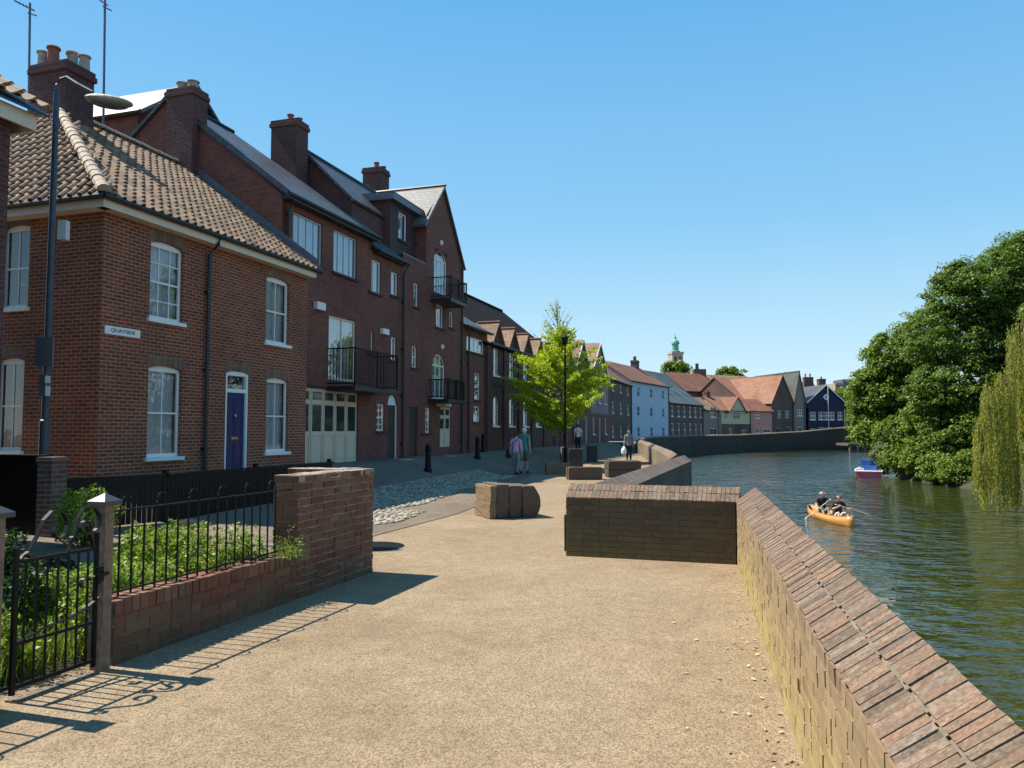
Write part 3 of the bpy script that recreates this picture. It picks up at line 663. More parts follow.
ridgetiles(h1, A+UP*.03, AP+UP*.05, .13, name='hip_tiles'); ridgetiles(h1, AP+UP*.04, Cc+UP*.04, .12)
fb = MB(); fb.box(H, -.27, 7.20, -.26, -.235, 5.93, 6.12); fb.box(HL, -9, .235, -.265, -.24, 5.93, 6.12); fb.box(H, 0.0, 7.2, -.235, -.002, 5.93, 5.95); fb.box(HL, -9, -.002, -.24, -.002, 5.93, 5.95)
fb.build('fascia', M['cream'], h1)
gt = MB()
for (p, q) in ((H.p(-.33, -.33, 6.13), H.p(7.4, -.33, 6.13)), (H.p(-.33, -.33, 6.13), H.p(-.33, 9.2, 6.13))): gt.tube([p, q], .055, 8)
gt.build('gutter', M['gutter'], h1)
u_dp = H.px(205, 340)[0]
dp = MB(); dp.tube([H.p(u_dp+.05, -.32, 6.1), H.p(u_dp+.03, -.3, 5.95), H.p(u_dp, -.08, 5.7), H.p(u_dp, -.08, .3)], .045, 8)
for z in (1.2, 3, 4.8): dp.box(H, u_dp-.08, u_dp+.08, -.12, -.002, z, z+.06)
dp.build('downpipe', M['gutter'], h1)
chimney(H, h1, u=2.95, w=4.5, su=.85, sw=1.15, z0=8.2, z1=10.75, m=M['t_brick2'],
        pots=[(-.25, .40, .13, .42, 'pot_buff'), (-.22, .08, .15, .50, 'pot_red'), (.22, -.05, .15, .55, 'pot_buff'), (.25, -.42, .14, .42, 'pot_buff')])
# quayside street name plate
sp = thing('street_sign', 'small white QUAYSIDE name plate on the corner of the red brick house', 'sign', H.p(.6, -.02, 4))
a0, zt0 = H.px(104, 327.5); a1, zb0 = H.px(139, 338.5); zt1 = H.px(139, 330.5)[1]; zt0 = zt1; 
MB().box(H, a0, a1, -.03, -.002, zb0, zt0).build('plate', M['white'], sp)
def text(body, fr, u0, u1, zc, size, w, m, parent, name='lettering', ext=.003):
    cu = bpy.data.curves.new(name, 'FONT'); cu.body = body; cu.size = 1; cu.align_x = 'CENTER'; cu.align_y = 'CENTER'; cu.extrude = .01
    o = bpy.data.objects.new(name, cu); COL.objects.link(o); dg = bpy.context.evaluated_depsgraph_get(); dg.update()
    me = bpy.data.meshes.new_from_object(o.evaluated_get(dg)); bpy.data.objects.remove(o)
    xs = [v.co.x for v in me.vertices]; wd_ = max(xs)-min(xs); sx = min((u1-u0)/wd_, size*1.6); cx = (max(xs)+min(xs))/2
    ysv = [v.co.y for v in me.vertices]; cy = (max(ysv)+min(ysv))/2; hh = max(ysv)-min(ysv); inv = rootmat(parent).inverted()
    for v in me.vertices: v.co = inv @ fr.p((u0+u1)/2+(v.co.x-cx)*sx, w-(v.co.z+.01)*ext/.01*.5, zc+(v.co.y-cy)*size/hh)
    me.name = name; me.materials.append(m); r = bpy.data.objects.new(name, me); COL.objects.link(r); r.parent = parent; return r
text('QUAYSIDE', H, a0+.08, a1-.08, (zb0+zt0)/2, (zt0-zb0)*.5, -.033, M['blackm'], sp)
# aerials
def aerial(label, px, ytop, Y, ybase, arms):
    b = AT(px, ybase, Y); t = AT(px+2, ytop, Y); o = thing('tv_aerial', label, 'aerial', b)
    MB().tube([b, t], .03, 6).build('mast', M['grey_plate'], o)
    m_ = MB()
    for (dz, l, dr) in arms: p = t+UP*dz; m_.tube([p-Vector(dr)*l*.3, p+Vector(dr)*l], .018, 5)
    for i in range(5): 
        dz, l, dr = arms[0]; p = t+UP*dz+Vector(dr)*l*(i*.22); m_.tube([p-Vector((-dr[1], dr[0], 0))*.18, p+Vector((-dr[1], dr[0], 0))*.18], .01, 4)
    m_.build('antenna_rods', M['grey_plate'], o)
aerial('tall television aerial left of the pot topped chimney', 28, 3, 21.0, 150, [(-.15, .6, (-.8, .1, .42)), (-.3, .25, (.5, .5, 0)), (-.45, .2, (.3, -.5, 0))])
aerial('tall television aerial right of the pot topped chimney', 103, 0, 20.4, 150, [(-.1, .45, (-.6, .3, .5)), (-.2, .3, (.3, .6, 0)), (-.35, .25, (-.2, .6, 0))])

# ================================================================== LEFT EDGE NEIGHBOUR
nb = thing('neighbour_house', 'dark brick house at the left edge with only its roof corner showing', 'house', (-8, 10, 0))
NF = Fr((-7.42, 11.3, 0), D, N)
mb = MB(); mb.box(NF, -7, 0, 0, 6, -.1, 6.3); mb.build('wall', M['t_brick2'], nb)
mb = MB(); mb.box(NF, -7, .22, -.24, -.2, 6.12, 6.36); mb.box(NF, .2, .24, -.2, 6, 6.12, 6.36); mb.build('fascia', M['cream'], nb)
pantiles(nb, 'roof', M['pantile'], NF.p(-7.2, -.38, 6.45), NF.p(.36, -.38, 6.45), NF.p(.36, 3.2, 8.6), NF.p(-7.2, 3.2, 8.6))
mb = MB(); mb.prism([NF.p(-7.2, -.36, 6.34), NF.p(.34, -.36, 6.34), NF.p(.34, 3.2, 8.5), NF.p(-7.2, 3.2, 8.5)], UP*.04); mb.prism([NF.p(-7.2, 6.4, 6.34), NF.p(.34, 6.4, 6.34), NF.p(.34, 3.2, 8.5), NF.p(-7.2, 3.2, 8.5)], UP*.04)
mb.prism([NF.p(.0, 0, 6.3), NF.p(0, 6, 6.3), NF.p(0, 3, 8.4)], -NF.u*.2)
mb.build('roof_boarding', M['gutter'], nb)
# ================================================================== TERRACE OF TOWNHOUSES
T = Fr(C0+N*.9, D, N)
def flank(fr, u, pts, t, m, parent, name='side_wall'):
    """upright wall across the terrace at u; pts are (w, z)"""
    return MB().prism([fr.p(u, w, z) for w, z in pts], fr.u*t).build(name, m, parent)
def winlist(fr, par, spec, w=0.0):
    for o_, k in spec: window(fr, par, o_, w=w, **k)
TW = dict(fw=.05, bar=.03, inset=.06, sill='t_lint')
M['t_lint'] = M['t_lintel']
M['tile_dk'].node_tree.nodes['Principled BSDF'].inputs['Roughness'].default_value = 1; M['tile_dk'].node_tree.nodes['Principled BSDF'].inputs['Specular IOR Level'].default_value = .1
# ---------- B2: slate roofed townhouse
b2 = thing('townhouse', 'plum brick townhouse with hipped slate roof and black balcony beside the corner house', 'house', T.p(7.2, 0, .5))
uA, uB, uC = 7.2, 12.62, 15.12
P = lambda *a, **k: op(T, *a, **k)
wA1, wA2 = P(293, 217.5, 322.5, 262), P(333.5, 234, 357, 276)
wB1, wB2 = P(369, 260, 381, 293), P(391, 272, 398, 296)
fdr = P(328.5, 318, 355.5, 381); sB1 = P(366.5, 331, 373.5, 352); sB2 = P(391, 337, 396.5, 361)
gz = T.px(357, 463)[1]
gar = dict(u0=uA+.12, u1=T.px(358, 420)[0], z0=gz-.02, z1=T.px(335, 390)[1])
sG = P(376.5, 404, 384.5, 431); aD = P(387.5, 394, 397.5, 463); aD['arch'] = (aD['u1']-aD['u0'])/2
facade(T, b2, 'front_wall', M['t_brick'], uA, uB, .2, 8.45, [o for o in (wA1, wA2, fdr, gar)])
facade(T, b2, 'front_wall', M['t_brick'], uB, uC, .2, 8.05, [wB1, wB2, sB1, sB2, sG, aD])
winlist(T, b2, [(wA1, dict(cols=4, rows=1, behind='blind', glass='glassb', fm='greyp', **TW)), (wA2, dict(cols=4, rows=1, behind='blind', glass='glassb', fm='greyp', **TW)),
    (wB1, dict(cols=2, rows=1, behind='blind', glass='glassb', **TW)), (wB2, dict(cols=1, rows=1, behind='blind', glass='glassb', **TW)),
    (sB1, dict(cols=1, rows=1, behind='none', glass='glassb', **TW)), (sB2, dict(cols=1, rows=1, behind='none', glass='glassb', **TW)), (sG, dict(cols=2, rows=4, behind='none', glass='glassb', **TW))])
window(T, b2, fdr, fm='cream', cols=2, rows=1, behind='curtain', glass='glassb', sill=None, fw=.07, bar=.07, inset=.04, name='balcony_door')
# brick banding under the eaves
MB().box(T, uA+.02, uC-.02, -.02, -.001, 2.96, 3.03).build('string_course', M['t_lintel'], b2)
# garage front: side panel with window, folding doors, glazed top lights
def panelled(fr, par, o, cols, m, w=.04, top=.42, name='garage_door', glaze=True, side=.0):
    a, b, c, d = o['u0'], o['u1'], o['z0'], o['z1']; mb = MB(); mb.box(fr, a+.004, b-.004, w+.03, w+.07, c+.003, d-.003)
    W_ = (b-a)/cols; gl = MB()
    for i in range(cols):
        u0, u1 = a+W_*i+.03, a+W_*(i+1)-.03
        for (z0, z1, g) in ((c+.10, c+(d-c)*.40, False), (c+(d-c)*.44, d-top-.06, True), (d-top+.04, d-.08, True)):
            mb.box(fr, u0, u1, w, w+.03, z0-.05, z0); mb.box(fr, u0, u1, w+.001, w+.03, z1, z1+.05); mb.box(fr, u0, u0+.05, w+.002, w+.03, z0, z1); mb.box(fr, u1-.05, u1, w+.002, w+.03, z0, z1)
            if g and glaze: gl.box(fr, u0+.07, u1-.07, w+.022, w+.0298, z0+.03, z1-.03)
            elif not g: mb.box(fr, u0+.1, u1-.1, w+.018, w+.03, z0+.07, z1-.07)
    r = mb.build(name, m, par)
    if glaze: gl.build('pane', M['glassd'], r)
    return r
m_, nt_, b_ = mat('dark_glass'); b_.inputs['Base Color'].default_value = (.03, .04, .05, 1); b_.inputs['Roughness'].default_value = .05; M['glassd'] = m_
um = gar['u0']+(gar['u1']-gar['u0'])*.36
panelled(T, b2, dict(gar, u1=um), 1, M['cream'], name='side_door'); panelled(T, b2, dict(gar, u0=um), 4, M['cream'])
# arched doorway
def archdoor(fr, par, o, m, w=.08, name='door', fan='white', framem='white'):
    a, b, c, d = o['u0'], o['u1'], o['z0'], o['z1']; r = o['arch']; mb = MB(); A = arc(a+.003, b-.003, d-r, r)
    mb.box(fr, a+.003, a+.07, w-.03, w+.04, c, d-r); mb.box(fr, b-.07, b-.003, w-.03, w+.04, c, d-r)
    mb.prism([fr.p(u, w, z-.004) for u, z in A], fr.w*.04); fo = mb.build('door_frame', M[framem], par)
    MB().box(fr, a+.07, b-.07, w, w+.05, c, d-r-.003).build(name, m, par)
archdoor(T, b2, aD, M['door_dark'])
MB().box(T, T.px(386, 400)[0]-.1, uC, -.35, -.001, .3, aD['z0']).build('door_step', M['conc'], b2)
# flank wall above the corner house and rear
rz2, rw2 = 11.9, 4.15
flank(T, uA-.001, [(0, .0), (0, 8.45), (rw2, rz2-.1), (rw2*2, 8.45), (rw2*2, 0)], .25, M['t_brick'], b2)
e0 = 8.5
A_, B_ = T.p(uA-.12, -.28, e0), T.p(uB+.05, -.28, e0); C_, D_ = T.p(10.3, rw2, rz2), T.p(uA-.12, rw2, rz2)
slab(b2, 'roof', M['slate'], [A_, B_, C_, D_], .10)
slab(b2, 'roof_hip', M['slate'], [B_, T.p(uB+.05, rw2*2, e0), C_], .10)
slab(b2, 'rear_roof', M['slate'], [T.p(uA-.12, rw2*2, e0), T.p(uB+.05, rw2*2, e0), C_, D_], .10)
MB().tube([C_+UP*.03, D_+UP*.03], .07, 6).build('ridge_tiles', M['gutter'], b2)
mb = MB(); mb.tube([T.p(uA-.1, -.33, 8.42), T.p(uB+.05, -.33, 8.42)], .06, 8); mb.box(T, uA-.05, uB+.03, -.30, -.002, 8.30, 8.40); mb.tube([T.p(uB+.1, -.25, 8.02), T.p(uC-.02, -.25, 8.02)], .055, 8); mb.box(T, uB+.06, uC-.02, -.2, -.002, 7.93, 8.0); mb.build('gutter', M['gutter'], b2)
slab(b2, 'roof', M['slate'], [T.p(uB, -.22, 8.09), T.p(uC-.02, -.22, 8.09), T.p(uC-.02, 2.6, 10.3), T.p(uB, 2.6, 10.3)], .09)
flank(T, uB-.24, [(0.0, 8.0), (0, 8.4), (.1, 8.43), (.1, 8.0)], .235, M['t_brick'], b2, 'corbel')
pipe(T, b2, T.px(403, 350)[0]-.12, 0, .5, 8.0); pipe(T, b2, uA+.22, 0, 5.5, 8.4)
# lead flashing along the corner house roof
MB().prism([H.p(7.21, -.3, 6.22), H.p(7.21, 4.4, 9.67), H.p(7.21, 4.4, 9.92), H.p(7.21, -.3, 6.47)], -D*.02).build('flashing', M['lead'], b2)
MB().prism([T.p(7.12, -.3, 8.52), T.p(7.12, rw2, rz2+.03), T.p(7.12, rw2, rz2-.2), T.p(7.12, -.3, 8.28)], D*-.03).build('verge', M['gutter'], b2)
# chimney on the flank
chimney(T, b2, u=uA+.0, w=T.pxu(187, 120, uA)[0], su=.65, sw=.95, z0=8.8, z1=T.pxu(187, 92, uA)[1], m=M['t_brick2'], pots=[(0, -.2, .17, .30, 'pot_buff'), (0, .2, .17, .30, 'pot_buff')])
# rear wing whose lit slate slope faces the camera side
w0 = T.pxu(172, 110, uA)[0]; zE = T.pxu(170, 108, uA)[1]; zR = T.pxu(172, 88, uA+2.3)[1]
w0 = max(w0, 5.3)
mb = MB(); mb.box(T, uA, uA+4.6, w0, w0+7, 3, zE-.05); mb.build('rear_wing_wall', M['t_brick'], b2)
slab(b2, 'rear_wing_roof', M['slate_lit'], [T.p(uA-.2, w0-.3, zE), T.p(uA-.2, w0+7, zE), T.p(uA+2.3, w0+7, zR), T.p(uA+2.3, w0-.3, zR)], .1)
MB().poly([T.p(uA, w0, zE-.05), T.p(uA+4.6, w0, zE-.05), T.p(uA+2.3, w0, zR-.12)]).build('gable_end', M['t_brick'], b2)
slab(b2, 'rear_wing_roof', M['slate'], [T.p(uA+4.8, w0-.3, zE), T.p(uA+4.8, w0+7, zE), T.p(uA+2.3, w0+7, zR), T.p(uA+2.3, w0-.3, zR)], .1)
MB().tube([T.p(uA-.24, w0-.3, zE-.05), T.p(uA-.24, w0+7, zE-.05)], .06, 6).build('gutter', M['gutter'], b2)
# balcony helper: slab, rails, bars
def balcony(fr, par, u0, u1, proj, zs, zt, m='blackm', step=.11, w=0.0, deck=.14):
    t = MB(); t.box(fr, u0, u1, w-proj, w-.001, zs-deck, zs); b = t.build('balcony', M['gutter'], par)
    r = MB(); e = .03
    for z in (zt, zs+.09):
        r.box(fr, u0, u1, w-proj, w-proj+e, z-.02, z+.02); r.box(fr, u0, u0+e, w-proj+e, w-.001, z-.02, z+.02); r.box(fr, u1-e, u1, w-proj+e, w-.001, z-.02, z+.02)
    for (u, ww) in ((u0+.02, w-proj+.02), (u1-.02, w-proj+.02), ((u0+u1)/2, w-proj+.02)): r.box(fr, u-.022, u+.022, ww-.022, ww+.022, zs, zt+.05)
    n = int((u1-u0)/step)
    for i in range(1, n): u = u0+(u1-u0)*i/n; r.box(fr, u-.008, u+.008, w-proj+.008, w-proj+.022, zs+.09, zt)
    n = int(proj/step)
    for i in range(1, n):
        ww = w-proj+proj*i/n
        for u in (u0+.015, u1-.015): r.box(fr, u-.008, u+.008, ww-.008, ww+.008, zs+.09, zt)
    r.build('railing', M[m], b); return b
T1 = Fr(T.o-N*1.0, D, N)
bu0 = T1.px(355, 385)[0]; bu1 = T1.px(398, 380)[0]; bzs = T1.px(357, 386)[1]; bzt = T1.px(357, 348)[1]
balcony(T, b2, bu0, bu1, 1.0, bzs, bzt)
for (x0, y0, x1, y1) in ((313.5, 302.5, 322, 310), (380, 329, 386, 334.5)):
    o_ = P(x0, y0, x1, y1); MB().box(T, o_['u0'], o_['u1'], -.14, -.002, o_['z0'], o_['z1']).build('alarm_box', M['white'], b2)
# ---------- D: higher rear block with chimneys
wD, zD = T.pxu(307, 152, 12.62); wDe, zDe = T.pxu(352, 197, 12.62)
uD1 = T.px(365, 185, wD)[0]
flank(T, 12.62, [(wDe, 7.5), (wDe, zDe-.05), (wD, zD-.08), (wD*2-wDe, zDe-.05), (wD*2-wDe, 7.5)], .25, M['t_brick2'], b2)
MB().box(T, 12.87, 15.2, wDe, wDe+.2, 7.5, zDe-.16).build('upper_wall', M['t_brick2'], b2)
slab(b2, 'upper_roof', M['slate'], [T.p(12.5, wDe-.15, zDe-.12), T.p(20, wDe-.15, zDe-.12), T.p(20, wD, zD), T.p(12.5, wD, zD)], .09)
slab(b2, 'upper_roof', M['slate'], [T.p(12.5, wD*2-wDe, zDe-.12), T.p(20, wD*2-wDe, zDe-.12), T.p(20, wD, zD), T.p(12.5, wD, zD)], .09)
MB().tube([T.p(12.48, wD, zD+.03), T.p(20, wD, zD+.03)], .07, 6).build('ridge_tiles', M['gutter'], b2)
uc = 12.0; wc, zc_ = T.pxu(290, 122, uc)
chimney(T, b2, u=uc, w=wc, su=.75, sw=1.05, z0=8.9, z1=zc_-.05, m=M['t_brick2'], pots=[(0, -.02, .12, .32, 'pot_red'), (.1, -.32, .12, .18, 'pot_red')])
# ---------- B3: tall block with tile hung top and gabled bay
b3 = thing('townhouse', 'tall plum brick townhouse with a steep river gable and two black balconies', 'house', T.p(uC, 0, .5))
T5 = Fr(T.o+N*.5, D, N)
uG0, uG1 = 17.3, 21.28
zc3 = 10.78; u5 = T5.px(390, 230)[0]
# facade below
q1 = P(413.5, 283, 418.5, 307); sd = P(409, 407, 418, 459); gw1 = P(421.5, 407.5, 430, 433); s3 = P(412, 346, 417, 368)
facade(T, b3, 'front_wall', M['t_brick'], uC, uG0, .2, 8.45, [q1, sd, s3])
winlist(T, b3, [(q1, dict(cols=1, rows=1, behind='blind', glass='glassb', **TW)), (s3, dict(cols=1, rows=2, behind='none', glass='glassb', **TW))])
MB().box(T, sd['u0']+.01, sd['u1']-.01, .06, .1, sd['z0'], sd['z1']-.01).build('door', M['door_dark'], b3)
MB().box(T, uC, uG0, .0, .5, 8.451, 8.50).build('ledge', M['lead'], b3)
t1, t2 = op(T5, 398.5, 213, 407, 241), op(T5, 415, 222, 420, 244)
facade(T5, b3, 'upper_wall', M['tile_hung'], u5, uG0+.1, 8.0, zc3-.25, [t1, t2])
winlist(T5, b3, [(t1, dict(cols=2, rows=1, behind='blind', glass='glassb', **TW)), (t2, dict(cols=1, rows=1, behind='blind', glass='glassb', **TW))])
wend = T5.pxu(352, 197, u5)[0]
MB().box(T5, u5-.001, u5+.2, .002, 4.4, 7.2, zc3-.25).build('side_wall', M['t_brick2'], b3)
mb = MB(); mb.box(T5, u5-.22, uG0+1.0, -.25, 4.6, zc3-.249, zc3-.02); mb.build('cornice', M['lead'], b3)
MB().box(T5, u5-.2, uG0+.95, -.23, 4.55, zc3-.019, zc3+.05).build('flat_roof', M['slate'], b3)
uc = T.px(376, 180, 4.2)[0]; chimney(T, b3, u=uc, w=4.2, su=.85, sw=.95, z0=9.8, z1=T.px(376, 170, 4.2)[1], m=M['t_brick2'], pots=[(-.05, -.05, .13, .34, 'pot_red'), (.2, -.3, .11, .2, 'gutter')])
# gabled bay
gl0, gap, gr1 = (17.3, 9.9), (18.95, 12.18), (21.33, 9.2)
fd3 = P(434, 250, 447, 294); fd3['arch'] = .45; v1, v2 = P(436, 305, 443.5, 328), P(449.5, 312, 453.5, 328)
fd2 = P(432, 354, 445, 399); fd2['arch'] = .5; cd_ = P(440, 407, 451, 447)
n1 = P(424.8, 303.5, 429, 319)
facade(T, b3, 'bay_wall', M['t_brick'], uG0, uG1, .2, 9.2, [fd3, v1, v2, fd2, gw1, cd_], top=[[(uG0, 9.2), (uG1, 9.2), (18.95, 12.14), (uG0, 10.55)]])
MB().quad(T.p(uG0, 0, 7), T.p(uG0, 5, 7), T.p(uG0, 5, 10.5), T.p(uG0, 0, 10.5)).quad(T.p(uG1, 0, 0), T.p(uG1, 6, 0), T.p(uG1, 6, 9.2), T.p(uG1, 0, 9.2)).build('side_wall', M['t_brick'], b3)
for o_ in (fd3, fd2): window(T, b3, o_, cols=3, rows=1, behind='blind', glass='glassb', sill=None, fw=.06, bar=.05, inset=.05, trans=o_['z1']-o_['arch'], name='balcony_door', lintel=None)
winlist(T, b3, [(v1, dict(cols=2, rows=1, behind='blind', glass='glassb', **TW)), (v2, dict(cols=1, rows=1, behind='blind', glass='glassb', **TW)), (gw1, dict(cols=3, rows=4, behind='none', glass='glassb', **TW))])
panelled(T, b3, cd_, 2, M['cream'], name='porch_door')
o_ = P(436, 400.5, 451, 406.5); mb = MB(); 
for i in range(4):
    a_ = o_['u0']+(o_['u1']-o_['u0'])*i/4; mb.box(T, a_+.03, a_+(o_['u1']-o_['u0'])/4-.03, -.03, -.002, o_['z0'], o_['z1'])
mb.build('top_light', M['cream'], b3)
slab(b3, 'gable_roof', M['slate_lit'], [T.p(16.9, -.12, 10.02), T.p(18.95, -.12, 12.25), T.p(18.95, 5.6, 12.25), T.p(16.9, 5.6, 10.02)], .1)
slab(b3, 'gable_roof', M['slate'], [T.p(21.5, -.12, 9.07), T.p(18.95, -.12, 12.25), T.p(18.95, 5.6, 12.25), T.p(21.5, 5.6, 9.07)], .1)
MB().tube([T.p(18.95, -.16, 12.27), T.p(18.95, 5.6, 12.27)], .06, 6).build('ridge_tiles', M['gutter'], b3)
for (xa, xb, ys_, yt_, yb_) in ((434, 467, 292, 270, 0), (430, 464.5, 397.5, 377, 0)):
    T0 = Fr(T.o-N*.9, D, N); u0, u1 = T.px(xa-3 if xa == 430 else xa-4, ys_)[0], T0.px(xb, ys_)[0]
    balcony(T, b3, u0+.1, u1, .9, T0.px(xa+4, ys_)[1], T0.px(xa+4, yt_)[1])
pipe(T, b3, 21.15, 0, .5, 9.1, hop=False)
for (x, y) in ((440, 243), (441, 347)): 
    u, z = T.px(x, y); MB().ell(T.p(u, -.06, z), (.09, .09, .12), 8, 6).build('wall_lamp', M['white'], b3)
# ---------- B4: low slate roofed link with strip window
b4 = thing('townhouse', 'low plum brick link house with a strip window between gabled townhouse and mill', 'house', T.p(21.3, 0, .5))
sw_ = P(466.5, 338, 484, 353); r1 = P(458.3, 335, 461.5, 350); x1 = P(474.6, 373, 480, 400); x2 = P(473.5, 406, 480, 422)
sw_['u0'] = max(sw_['u0'], 21.5); x3 = P(469.5, 405, 472, 422); x3['u0'] = max(x3['u0'], 21.7)
facade(T, b4, 'front_wall', M['t_brick'], uG1+.02, 24.75, .2, 6.45, [sw_, x1, x2])
winlist(T, b4, [(sw_, dict(cols=4, rows=1, behind='blind', glass='glassb', fw=.06, bar=.12, inset=.06, sill='t_lint')), (x1, dict(cols=1, rows=6, behind='none', glass='glassb', **TW)), (x2, dict(cols=2, rows=3, behind='none', glass='glassb', **TW))])
slab(b4, 'roof', M['slate'], [T.p(uG1, -.25, 6.45), T.p(24.8, -.25, 6.45), T.p(24.8, 3.2, 8.6), T.p(uG1, 3.2, 8.6)], .1)
mb = MB(); mb.tube([T.p(uG1, -.3, 6.42), T.p(24.8, -.3, 6.42)], .06, 6); mb.build('gutter', M['gutter'], b4); pipe(T, b4, 22.0, 0, .5, 6.4); 
# ---------- B5: the mill with gablets
b5 = thing('mill_building', 'long dark brick mill with a row of small pale gablets and tall white arched windows', 'building', T.p(24.8, 0, .5))
uM0, uM1 = 24.8, 43.5; ops = []; up = []
lowx = [(493.3, 498.5), (506, 511), (518, 523), (528.7, 533), (538.8, 543), (548, 552)]
lo = [P(a, 396+i*1.5, b, 426, arch=.28) for i, (a, b) in enumerate(lowx)]
pitch = (lo[1]['u0']-lo[0]['u0'])
lo = []; upw = []; cen = []
u = P(493.3, 396, 498.5, 426); wdt = 1.0; zb_, zt_ = u['z0'], u['z1']; c0_ = (u['u0']+u['u1'])/2
for i in range(7):
    cc = c0_+i*2.62
    if cc+.8 > uM1: break
    cen.append(cc); lo.append(dict(u0=cc-.48, u1=cc+.48, z0=zb_, z1=zt_, arch=.3)); upw.append(dict(u0=cc-.42, u1=cc+.42, z0=4.45, z1=5.9))
zeM = 6.1
facade(T, b5, 'front_wall', M['m_brick'], uM0, uM1, .1, zeM, lo+upw)
for o_ in lo: window(T, b5, o_, cols=3, rows=6, behind='blind', glass='glassb', fw=.06, bar=.03, inset=.06)
for o_ in upw: window(T, b5, o_, cols=3, rows=4, behind='blind', glass='glassb', fw=.06, bar=.03, inset=.06)
MB().box(T, uM0, uM1, -.05, -.001, 3.95, 4.12).build('string_course', M['t_lintel'], b5)
for i, cc in enumerate(cen+[cen[-1]+2.62]):
    uu = cc-1.31
    if uu < uM1: MB().box(T, uu-.2, uu+.2, -.09, -.001, .2, 6.05).build('pilaster', M['m_brick'], b5); 
    if i % 2 == 0 and uu+.3 < uM1: MB().tube([T.p(uu+.28, -.06, .5), T.p(uu+.28, -.06, 6)], .05, 6).build('downpipe', M['gutter'], b5)
wR, zR5 = 6.5, 11.0
def cut(u): return u
slab(b5, 'roof', M['tile_dk'], [T.p(uM0-.6, -.15, 5.95), T.p(uM1, -.15, 5.95), T.p(uM1, wR, zR5), T.p(uM0-.6, wR, zR5)], .12)
slab(b5, 'roof', M['tile_dk'], [T.p(uM1, -.15, 5.95), T.p(uM1+6.6, wR*.5, 7.5), T.p(uM1+3.4, wR, zR5), T.p(uM1, wR, zR5)], .12)
slab(b5, 'roof', M['tile_dk'], [T.p(uM0-.6, wR*2, 5.95), T.p(uM1, wR*2, 5.95), T.p(uM1+3.4, wR, zR5), T.p(uM0-.6, wR, zR5)], .12)
flank(T, uM0-.5, [(0, .1), (0, 5.85), (wR, 10.85), (wR*2, 5.85), (wR*2, .1)], .2, M['t_brick2'], b5)
mb = MB()
for i in range(58): mb.box(T, uM0-.6+i*.385, uM0-.6+i*.385+.2, wR-.06, wR+.06, zR5-.03, zR5+.16)
mb.build('ridge_tiles', M['tile_dk'], b5)
for i, cc in enumerate(cen):   # gablets: steep little cross roofs with brick fronts
    g = thing if False else None
    za, zf, hw, dp_ = T.px(499.5, 322, -.2)[1], 6.1, .95, 1.0
    f = MB(); f.poly([T.p(cc-hw, -.02, zf-.25), T.p(cc+hw, -.02, zf-.25), T.p(cc+hw*.98, -.02, zf), T.p(cc, -.02, za-.06), T.p(cc-hw*.98, -.02, zf)]); gb = f.build('gablet', M['m_brick'], b5, fix=False)
    slab(gb, 'gablet_roof', M['tile_tan'], [T.p(cc-hw-.12, -.2, zf-.12), T.p(cc, -.2, za), T.p(cc, dp_+.9, za), T.p(cc-hw-.12, .5, zf-.12)], .07)
    slab(gb, 'gablet_roof', M['tile_tan'], [T.p(cc+hw+.12, -.2, zf-.12), T.p(cc, -.2, za), T.p(cc, dp_+.9, za), T.p(cc+hw+.12, .5, zf-.12)], .07)
    MB().tube([T.p(cc, -.22, za+.02), T.p(cc, dp_, za+.02)], .07, 6).build('ridge_tiles', M['tile_red'], gb)
mb = MB(); mb.tube([T.p(uM0, -.22, 6.0), T.p(uM1, -.22, 6.0)], .07, 6); mb.build('gutter', M['gutter'], b5)
# ---------- two gabled houses at the end of the street
M['plum'] = plain('plum_render', (.30, .19, .21), .9, var=.12, vs=1.5)
def gabled(label, u0, u1, ze, za, roofm, wallm, lowm, depth=9, cat='house', wins=True, verge='white', name='gabled_house'):
    t = thing(name, label, cat, T.p(u0, 0, .5)); um_ = (u0+u1)/2
    ws = []; 
    nW = max(2, int((u1-u0)/2.2))
    for j, (z0, z1) in enumerate(((1.3, 2.7), (3.9, 5.1))):
        for i in range(nW):
            c = u0+(u1-u0)*(i+.5)/nW
            if z1 < ze: ws.append(dict(u0=c-.38, u1=c+.38, z0=z0 if not (j == 0 and i % 2) else .45, z1=z1))
    facade(T, t, 'ground_floor_wall', lowm, u0, u1, .1, 3.0, [o for o in ws if o['z1'] < 3]); facade(T, t, 'upper_wall', wallm, u0, u1, 3.0, ze, [o for o in ws if o['z0'] > 3], top=[[(u0, ze), (u1, ze), (um_, za)]])
    for o in ws: window(T, t, o, cols=2, rows=3, behind='none', glass='glassb', simple=True, fw=.06, inset=.05)
    MB().quad(T.p(u1, 0, .1), T.p(u1, depth, .1), T.p(u1, depth, ze), T.p(u1, 0, ze)).quad(T.p(u0, 0, .1), T.p(u0, depth, .1), T.p(u0, depth, ze), T.p(u0, 0, ze)).build('side_wall', wallm, t)
    for (ua, ub) in ((u0-.2, um_), (u1+.2, um_)):
        k = (za-ze)/(um_-u0); slab(t, 'roof', M[roofm], [T.p(ua, -.1, ze-.2*k+.06), T.p(ub, -.1, za+.06), T.p(ub, depth, za+.06), T.p(ua, depth, ze-.2*k+.06)], .1)
        MB().prism([T.p(ua, -.14, ze-.2*k-.12), T.p(ub, -.14, za-.1), T.p(ub, -.14, za+.1), T.p(ua, -.14, ze-.2*k+.08)], N*.035).build('bargeboard', M[verge], t)
    return t
gabled('gabled house with brown tiled roof half hidden behind the yellow green tree', 43.55, 49.0, 6.0, 8.5, 'tile_tan', M['t_brick'], M['t_brick'])
gabled('plum rendered gabled house with tan roof just right of the yellow green tree', 49.1, 56.6, 6.0, 8.95, 'tile_tan', M['plum'], M['t_brick'])

